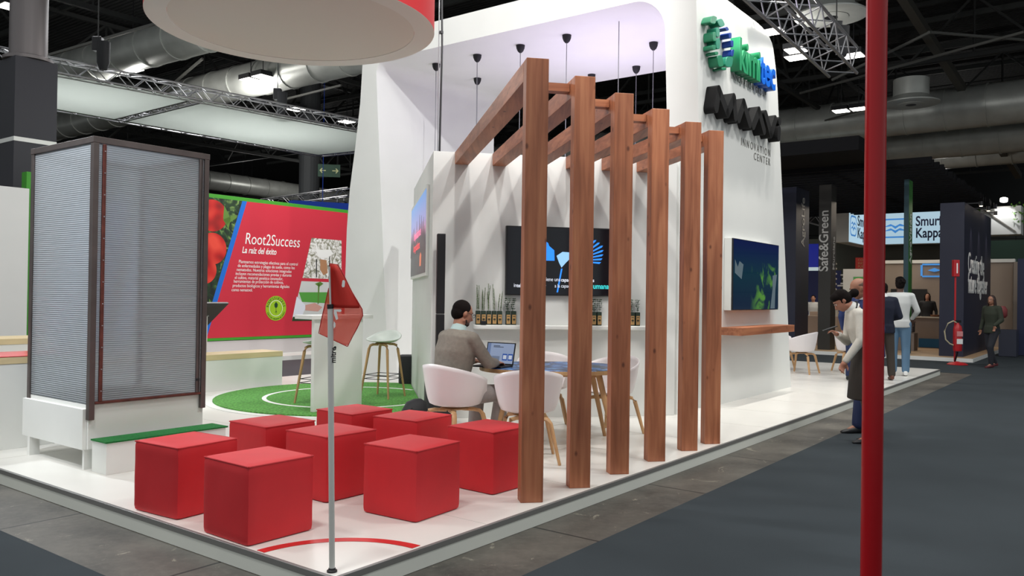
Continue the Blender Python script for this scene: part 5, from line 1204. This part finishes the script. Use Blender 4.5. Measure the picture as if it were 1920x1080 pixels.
# ================================================ HIGH-BAY LAMPS
lamps=[((22,13),9,'at the upper left corner of the photo'),((248,130),9,'above the fabric ceiling near the grey column'),((470,150),9,'paired under the silver duct, outer one'),((493,144),9,'paired under the silver duct, inner one'),((555,205),9,'just over the front truss'),((650,228),9,'touching the arch\'s outer edge'),
 ((1449,59),9,'beside the tower top, brightest one'),((1492,94),9,'upper of the close pair by the wide truss'),((1492,108),9,'lower of the close pair by the wide truss'),((1600,104),9,'at the end of the wide truss'),((1577,208),9,'left one of two in front of the large duct'),((1610,204),9,'second of two in front of the large duct, by the red post'),((1698,268),9,'below the large duct, outer of two'),((1672,271),9,'below the large duct, near the red post'),((1766,310),9,'small one above the dark slatted roof'),((605,328),9,'small one by the green direction sign'),((455,346),9,'small distant one left of the pair over the red wall'),((472,343),9,'small distant one right of the pair over the red wall')]
LB_=None
for (px,z,l) in lamps:
    c=onz(px[0],px[1],z); t=thing('ceiling_lamp','square hall lamp '+l,'ceiling lamp',c,RU,'high-bay hall lamps')
    MB().box(-.27,.27,-.27,.27,-.02,.0).build('diffuser',LAMP,t); MB().box(-.3,.3,-.3,.3,.001,.16).build('housing',BLK2,t); MB().tube([(0,0,.16),(0,0,3.0)],.015,5).build('hanger',BLACK,t)
    if px[0] in (248,1449,1698,605,470,1766,455):
        l=bpy.data.lights.new('hall_lamp_glow','POINT'); l.energy=230; l.color=(1,.985,.95); l.shadow_soft_size=.3; q=bpy.data.objects.new('hall_lamp_glow',l); COL.objects.link(q); q.location=c-ZZ*.7
# ================================================ DARK STAND ACROSS THE AISLE (right)
m=MB(); m.hexa(*uvbox(20.37,60,.02,12,.004,.10)); tag(m.build('neighbour_floor',mat('beige_wood_floor',(188,158,124),.45,noise=.08,nscale=2)),'beige wooden stand floor with white edge across the aisle','platform')
m=MB(); m.hexa(*uvbox(20.35,20.368,-.0,12,.004,.101)); m.hexa(*uvbox(20.35,34,-.018,-.0,.004,.101)); tag(m.build('floor_skirting',WHITE),'white skirting along the beige stand floor','skirting')
t=thing('navy_wall','dark navy display wall block reading Creating the future together','display wall',UV(20.95,.284,.1),RU)
MB().box(0,5.0,0,.56,0,3.95).build('wall_block',NAVY,t,bevel=.004)
def nv(s,px,py,size,px2):
    p=onpl(px,py,UV(0,.28),VV); a=uv(p); o=text(s,MARK,t,Matrix.Identity(4),size=size,extrude=.004,bold=.006); w_=max(v.co.x for v in o.data.vertices); b2=uv(onpl(px2,py,UV(0,.28),VV))[0]; k=(b2-a[0])/w_
    o.data.transform(frameM((a[0]-20.95,-.006,a[2]-.1),(1,0,0),(0,0,1))@Matrix.Diagonal((k,1,1,1)))
nv('Creating the',1815,511,.78,1845); nv('future together',1815,549,.78,1851)
for k,(u_) in enumerate((22.0,23.4,24.9)):
    p=UV(u_,.05,4.02); t=thing('wall_spotlight','small dark spotlight washing the navy wall, %s from the corner'%['first','second','third'][k],'spotlight',p,RU,'spotlights over the navy wall')
    MB().tube([(0,0,.02),(0,0,.14)],.05,12).build('can',BLACK,t); MB().lathe([(.03,.008),(.04,.01),(.04,.019)],12).build('lens',LAMPW,t); MB().bar((0,.0,.1),(0,.4,.1),.03).build('arm',BLACK,t)
    spot('wall_spot_light',p-ZZ*.02,UV(u_+.1,.30,2.2),50,34,.02,(1,.82,.72))
def pillar(label,u0,u1_,v0,v1_,z1_,mt1,txts):
    t=thing('stand_pillar',label,'pillar',UV(u0,v0,.1),RU)
    MB().box(0,u1_-u0,0,v1_-v0,0,z1_-.1).build('pillar_body',mt1,t,bevel=.004)
    for (s,side,zz,size,mt_,off_) in txts:
        if side=='front': text(s,mt_,t,frameM((-.006,off_,zz),(0,0,1),(0,1,0)),size=size,extrude=.003,bold=.004)     # reads upward on the face toward -u
        else: text(s,mt_,t,frameM((off_,-.006,zz),(0,0,1),(-1,0,0)),size=size,extrude=.003,bold=.004)
    return t
SILV=mat('silver_letters',(188,186,182),.4)
pillar('wide navy pillar lettered AgroLife beside the kimitec tower',21.1,22.3,4.6,5.02,4.75,NAVY,[('AgroLife','side',2.95,.42,SILV,.75)])
pillar('dark pillar with vertical Safe&Green lettering',21.1,21.6,3.62,3.96,4.75,mat('black_brown_panel',(40,38,34),.5),[('Safe&Green','front',2.2,.36,SILV,.08),('Murciana','side',2.25,.26,SILV,.34)])
t=pillar('slim green and teal pillar with vertical lettering right of the red post',21.1,21.55,1.62,1.74,4.75,mat('teal_pillar',(40,72,82),.5),[('AgroVisión','side',2.4,.30,MARK,.32)])
MB().box(.01,.449,-.004,-.0,.9,4.64).build('green_face',mat('pillar_green',(60,128,56),.5),t)
text('Terraliant',MARK,t,frameM((-.006,.1,1.3),(0,0,1),(0,1,0)),size=.16,extrude=.003)
# slatted dark roof
t=thing('slatted_canopy','dark roof of parallel black slats over the navy stand','canopy',UV(19.0,.72,4.82),RU)
SL=mat('black_slat',(9,9,12),.75,spec=.12)
for k in range(26): MB().box(k*.47,k*.47+.10,.12*math.sin(k*1.7)*.3,11,0,.16).build('slat',SL,t)
MB().box(-2.2,-.1,1.1,12,.1,.42).build('fascia',SL,t); MB().box(0,12,2.5,2.62,.17,.3).build('carrier_beam',SL,t); MB().box(0,12,6.5,6.62,.17,.3).build('carrier_beam',SL,t)
# light box signs
SIGNL=emis('sign_backlight',(176,206,222),.85); SB=mat('sign_blue',(62,134,208),.5,emit=(62,134,208),estr=.6); SNV=mat('sign_navy',(20,34,84),.5)
def smurf(label,origin,rz,w_,h_,logo_w,tx,ts,tw):
    t=thing('light_box_sign',label,'sign',origin,rz)
    MB().box(0,w_,.004,.5,0,h_).build('box_frame',WHITE,t); MB().box(.0,w_,-.001,.003,0.02,h_-.02).build('light_face',SIGNL,t)
    lx=.18*logo_w; ly=h_*.2; W2=logo_w; H2=h_*.6
    def rr(x,z,a,b_,r,y,mt_,nm):
        P=[]
        for cx,cz,a0_ in ((x+a-r,z+b_-r,0),(x+r,z+b_-r,90),(x+r,z+r,180),(x+a-r,z+r,270)):
            for k in range(7): th=math.radians(a0_+90*k/6); P.append((cx+r*math.cos(th),y,cz+r*math.sin(th)))
        MB().poly(P).build(nm,mt_,t,fix=False)
    rr(lx,ly,W2,H2,H2*.28,-.004,SB,'emblem'); rr(lx+W2*.08,ly+H2*.08,W2*.84,H2*.84,H2*.22,-.006,SIGNL,'emblem_field')
    M=MB()
    for s_ in (0,1):
        z_=ly+H2*(.34 if s_==0 else .56)
        M.poly([(lx+W2*.1,-.008,z_),(lx+W2*.35,-.008,z_+H2*.16),(lx+W2*.5,-.008,z_+H2*.04),(lx+W2*.65,-.008,z_+H2*.16),(lx+W2*.9,-.008,z_+.0),(lx+W2*.62,-.008,z_+H2*.04),(lx+W2*.5,-.008,z_-H2*.1),(lx+W2*.38,-.008,z_+H2*.05)])
    M.build('emblem_wave',SB,t,fix=False)
    for k,s in enumerate(('Smurfit','Kappa')): text(s,SNV,t,frameM((tx,-.006,h_*(.55-.36*k)),(1,0,0),(0,0,1)),size=ts,bold=.012,extrude=.002,width=tw)
smurf('glowing Smurfit Kappa light box seen at an angle, left of the red post',UV(30.1,5.5,3.72),RU,3.6,1.33,.9,1.2,.58,1.25)
smurf('larger glowing Smurfit Kappa light box behind the green pillar',UV(34,5.5,3.84),RU-PI/2,3.4,1.34,1.2,1.58,.56,.72)
# far beige stand walls
BEI=mat('beige_panel',(150,136,124),.6)
o=MB(); o.hexa(*uvbox(27,27.2,-.2,3.75,.1,2.75)); tag(o.build('beige_wall',BEI),'beige stand wall behind the counter and navy block','wall panel')
o=MB(); o.hexa(*uvbox(26.95,27.25,-.25,3.8,2.751,2.86)); tag(o.build('wall_coping',WHITE),'white coping strip on the beige stand wall','trim')
o=MB(); o.hexa(*uvbox(27.5,27.7,3.0,5.0,.1,2.6)); tag(o.build('white_partition',WALLW),'pale partition just behind the beige wall\'s end','wall panel')
def badge(px,py):
    p=onpl(px,py,UV(26.94,0),UU); return p
t=thing('small_wall_logo','small blue rounded emblem on the beige wall','sign',badge(1752,507),RU-PI/2)
M=MB(); H2=.16
for a,b_,c2,d in ((-.36,.36,.17,.22),(-.36,.36,-.22,-.17),(-.41,-.35,-.18,.18),(.35,.41,-.18,.18)): M.box(a,b_,-.005,.004,c2,d)
M.poly([(-.2,-.004,.0),(0,-.004,.08),(.2,-.004,.0),(0,-.004,-.05)]); M.build('emblem',SB,t,fix=False)
o=MB(); p=onpl(1690,600,UV(26.5,0),UU); o.hexa(*uvbox(26.5,26.56,3.6,4.4,.1,2.3)); tag(o.build('green_poster',mat('green_poster_print',(92,168,96),.5)),'light green poster panel between the red post and the green pillar','poster')
o=MB(); o.hexa(*uvbox(26.9,26.94,2.2,3.3,.9,1.9)); tag(o.build('dark_panel',BLK2),'dark olive recess panel behind the woman at the counter','panel')
t=thing('reception_counter','beige reception counter with brown gift tray and leaflets','counter',UV(24.6,1.0,.1),RU)
MB().box(0,.7,0,2.2,0,.9).build('counter_body',mat('taupe_counter',(142,128,118),.6),t); MB().box(-.06,.76,-.06,2.26,.901,.94).build('counter_top',mat('counter_top_cream',(206,196,180),.4),t); MB().box(-.02,.0,.4,1.0,.02,.28).build('blue_panel',mat('teal_blue',(22,90,130),.5),t)
m=MB(); m.loft([((.3,.6,.94),.2,.12,X,Y),((.3,.6,1.0),.24,.15,X,Y)],16,2); m.build('basket',mat('brown_basket',(120,78,52),.7),t)
t=thing('bag_rack','shelf rack with grey carrier bags in front of the counter','shelf rack',UV(22.6,1.75,.1),RU)
MB().box(0,.5,0,1.3,0,.5).build('rack_base',mat('taupe_counter2',(134,122,114),.6),t)
for k in range(3): MB().box(.05,.4,.05+k*.42,.38+k*.42,.52,.95).build('bag',mat('grey_bag',(88,84,88),.7),t,bevel=.02)
MB().box(0,.5,0,1.3,.96,.98).build('rack_shelf',mat('clear_shelf',(170,170,170),.3),t); 
for k in range(3): MB().box(.05,.4,.05+k*.42,.38+k*.42,1.0,1.3).build('bag',MATS['grey_bag'],t,bevel=.02)
t=thing('pampas_plant','brown leafy lamp-like sculpture shaped as a raised hand before the light box','sculpture',onz(1722,590,.1)+Vector((0,0,0)),0)
m=MB(); q0=t.location
def sp(px,py): p=onpl(px,py,q0,Vector((0,1,0)))-q0; return p
m.cap(sp(1722,590),sp(1720,500),.12,.22); m.cap(sp(1712,470),sp(1742,440),.42,.36); m.cap(sp(1742,452),sp(1745,430),.36,.22); m.cap(sp(1745,430),sp(1741,408),.14,.2); m.cap(sp(1712,470),sp(1700,455),.3,.14); m.cap(sp(1720,500),sp(1728,465),.3,.3)
m.cap(sp(1735,415),sp(1731,404),.1,.05); m.cap(sp(1746,415),sp(1748,400),.1,.05); m.cap(sp(1700,475),sp(1692,435),.12,.1)
remesh(m,'figure_body',mat('dark_brown_bark',(66,42,32),.8,noise=.3,nscale=6),t,.05,3)
# beige objects, blue posters, brown hall wall and upper cabinet left of the red post
o=MB(); o.hexa(*uvbox(34.6,34.9,3.0,16,0,4.2)); tag(o.build('olive_hall_wall',mat('olive_brown_wall',(70,66,56),.8,noise=.15,nscale=1.2)),'olive brown wooden wall behind the dark pillars','wall panel')
t=thing('warning_sign','small red sign with white text on the olive brown wall','sign',onpl(1605,588,UV(34.5,0),UU)*1.0,RU-PI/2); p=onpl(1604,494,UV(34.5,0),UU); t.location=p
MB().box(0,.85,-.01,.02,-.25,.25).build('plate',mat('sign_red',(176,52,40),.5,emit=(176,52,40),estr=.2),t); 
for k in range(3): text(('CONTRA','INCENDIO','PUERTA')[k],mat('sign_yellow',(230,200,150),.5),t,frameM((.1,-.012,.1-k*.14),(1,0,0),(0,0,1)),size=.14,extrude=.001)
o=MB(); o.hexa(*uvbox(30.5,30.6,5.9,7.3,.1,2.65)); tag(o.build('blue_poster',mat('poster_blue',(38,48,104),.5)),'dark blue poster panel with faint white lines behind the apron woman\'s head','poster')
o=MB(); 
for px,py,w_ in ((1576,517,.5),(1579,524,.16),(1576,533,.4),(1570,537,.75)):
    p=onpl(px,py,UV(30.48,0),UU); o.hexa([p,p-VV*w_,p-VV*w_+UU*.01,p+UU*.01],[p+ZZ*.06,p-VV*w_+ZZ*.06,p-VV*w_+UU*.01+ZZ*.06,p+UU*.01+ZZ*.06])
tag(o.build('poster_lettering',MARK),'faint white lines printed on the dark blue poster panel','lettering')
o=MB(); o.hexa(*uvbox(25.4,26.2,4.55,5.5,.1,1.1)); tag(o.build('beige_counter',mat('warm_beige',(176,154,136),.6)),'beige counter box just right of the dark pillar','counter')
o=MB(); o.hexa(*uvbox(23.2,23.9,4.0,5.2,.1,1.0)); tag(o.build('beige_counter',mat('warm_beige',(176,154,136),.6)),'small beige counter in front of the lattice','counter')
t=thing('lattice_screen','white curved lattice ornament between the dark pillars','ornament',UV(23.8,4.3,.1),RU-PI/2)
m=MB()
for k in range(9):
    a=k*.4; m.tube([(-.4,0,1.1+k*.16),(.1,0,1.25+k*.16),(.0,0,1.42+k*.16)],.016,5); m.tube([(.1,0,1.1+k*.16),(-.35,0,1.25+k*.16),(-.2,0,1.4+k*.16)],.016,5)
m.box(-.45,.15,-.05,.05,0,1.12); m.build('lattice',mat('lattice_cream',(190,184,170),.5),t)
o=MB(); o.hexa(*uvbox(33.5,34.4,7.6,10.5,1.9,3.9)); tag(o.build('white_light_cabinet',emis('cabinet_glow',(190,206,206),.8)),'large pale glowing box between the navy and dark pillars','light box')
o=MB(); o.hexa(*uvbox(33.3,33.49,7.6,8.2,2.9,3.9)); tag(o.build('blue_sign_panel',emis('deep_blue_glow',(26,36,140),.6)),'deep blue panel on the pale glowing box','sign')
mk_truss('distant truss above the glowing box between dark pillars',onpl(1515,408,UV(33,0),UU),onpl(1588,428,UV(33,0),UU),wd=.4,h=.4,r=.03)
# ================================================ FIRE EXTINGUISHER STAND
p=onz(1795,684,0.006); t=thing('extinguisher_stand','fire extinguisher on a stand with red round foot and tall red sign pole','fire extinguisher',p,0)
RS=mat('signal_red',(176,28,36),.4)
MB().lathe([(.225,0),(.23,.012),(.17,.05),(.06,.07),(.03,.08)],32).build('foot',RS,t,smooth=True); MB().tube([(0,.12,.08),(0,.12,2.35)],.022,8).build('pole',RS,t)
MB().tube([(0,.12,.05),(0,.0,.3)],.02,8).build('support',BLACK,t)
MB().lathe([(.02,.32),(.09,.33),(.098,.38),(.098,.85),(.08,.92),(.035,.97),(.03,1.0)],24).build('cylinder',RS,t,smooth=True)
MB().box(-.07,.07,-.102,-.094,.5,.62).build('label',MARK,t); MB().box(-.07,.07,-.102,-.094,.68,.8).build('label',mat('label_pink',(214,140,140),.5),t)
MB().tube([(0,0,.99),(-.12,-.02,1.04),(-.25,-.03,.98),(-.33,-.03,.8),(-.3,-.03,.6),(-.2,-.03,.5),(-.12,-.04,.47)],.016,8).build('hose',mat('cream_hose',(190,180,150),.5),t,smooth=True); MB().box(-.05,.07,-.02,.02,1.0,1.06).build('valve',BLACK,t)
MB().box(-.07,.07,.06,.16,2.1,2.5).build('sign_box',RS,t,bevel=.01); MB().box(-.008,.02,.052,.06,2.18,2.42).build('sign_symbol',MARK,t)
# ================================================ FAR RIGHT: green hanging box, navy panel
t=thing('lit_sign_box','small white hanging display box brightly lit, with plants on top','sign box',onpl(1868,440,UV(31,0),UU),RU-PI/2)
MB().box(-.5,.75,0,.8,0,1.0).build('box_body',WALLW,t); MB().bar((-.4,-.02,.9),(.6,-.02,.08),.04).build('brace',mat('brace_grey',(120,116,110),.6),t)
m=MB(); rnd=random.Random(9)
for k in range(160):
    q=Vector((rnd.choice((rnd.uniform(-.75,-.5),rnd.uniform(.45,.85))),rnd.uniform(-.1,.3),rnd.uniform(.35,1.1))); d=Vector((rnd.uniform(-.1,.1),rnd.uniform(-.1,.1),rnd.uniform(-.12,.05))); m.add([q,q+d,q+d+Vector((.05,.02,.06))],[(0,1,2)])
m.build('hanging_foliage',mat('bright_leaves',(96,142,52),.6),t,fix=False); MB().tube([(.25,-.25,1.15),(.25,-.22,1.25)],.12,12).build('flood_lamp',LAMP,t)
spot('sign_flood',t.location+Matrix.Rotation(RU-PI/2,3,'Z')@Vector((.25,-.5,1.3)),t.location+Matrix.Rotation(RU-PI/2,3,'Z')@Vector((.2,0,.5)),60,70,.05)
o=MB(); o.hexa(*uvbox(31,31.1,-.8,1.4,2.9,3.7)); tag(o.build('green_banner',mat('bottle_green',(16,52,38),.6)),'dark green banner with pale arc beneath the lit hanging box','banner')
o=MB(); o.hexa(*uvbox(24.5,24.6,-1.3,-.55,.02,2.75)); 
tag(o.build('navy_panel',mat('navy_blue_print',(30,38,72),.5)),'narrow navy poster panel cut by the photo\'s far border','poster')
o=MB(); o.hexa(*uvbox(26.6,27.0,-1.2,-.25,.02,2.75)); tag(o.build('beige_side_wall',BEI),'beige wall strip between the navy block and the navy poster','wall panel')
o=MB(); o.hexa(*uvbox(23.6,24.2,-.62,-.2,.02,.75)); tag(o.build('leaflet_counter',mat('counter_grey_dark',(50,54,70),.5)),'small dark counter with pale top behind the walking woman','counter')
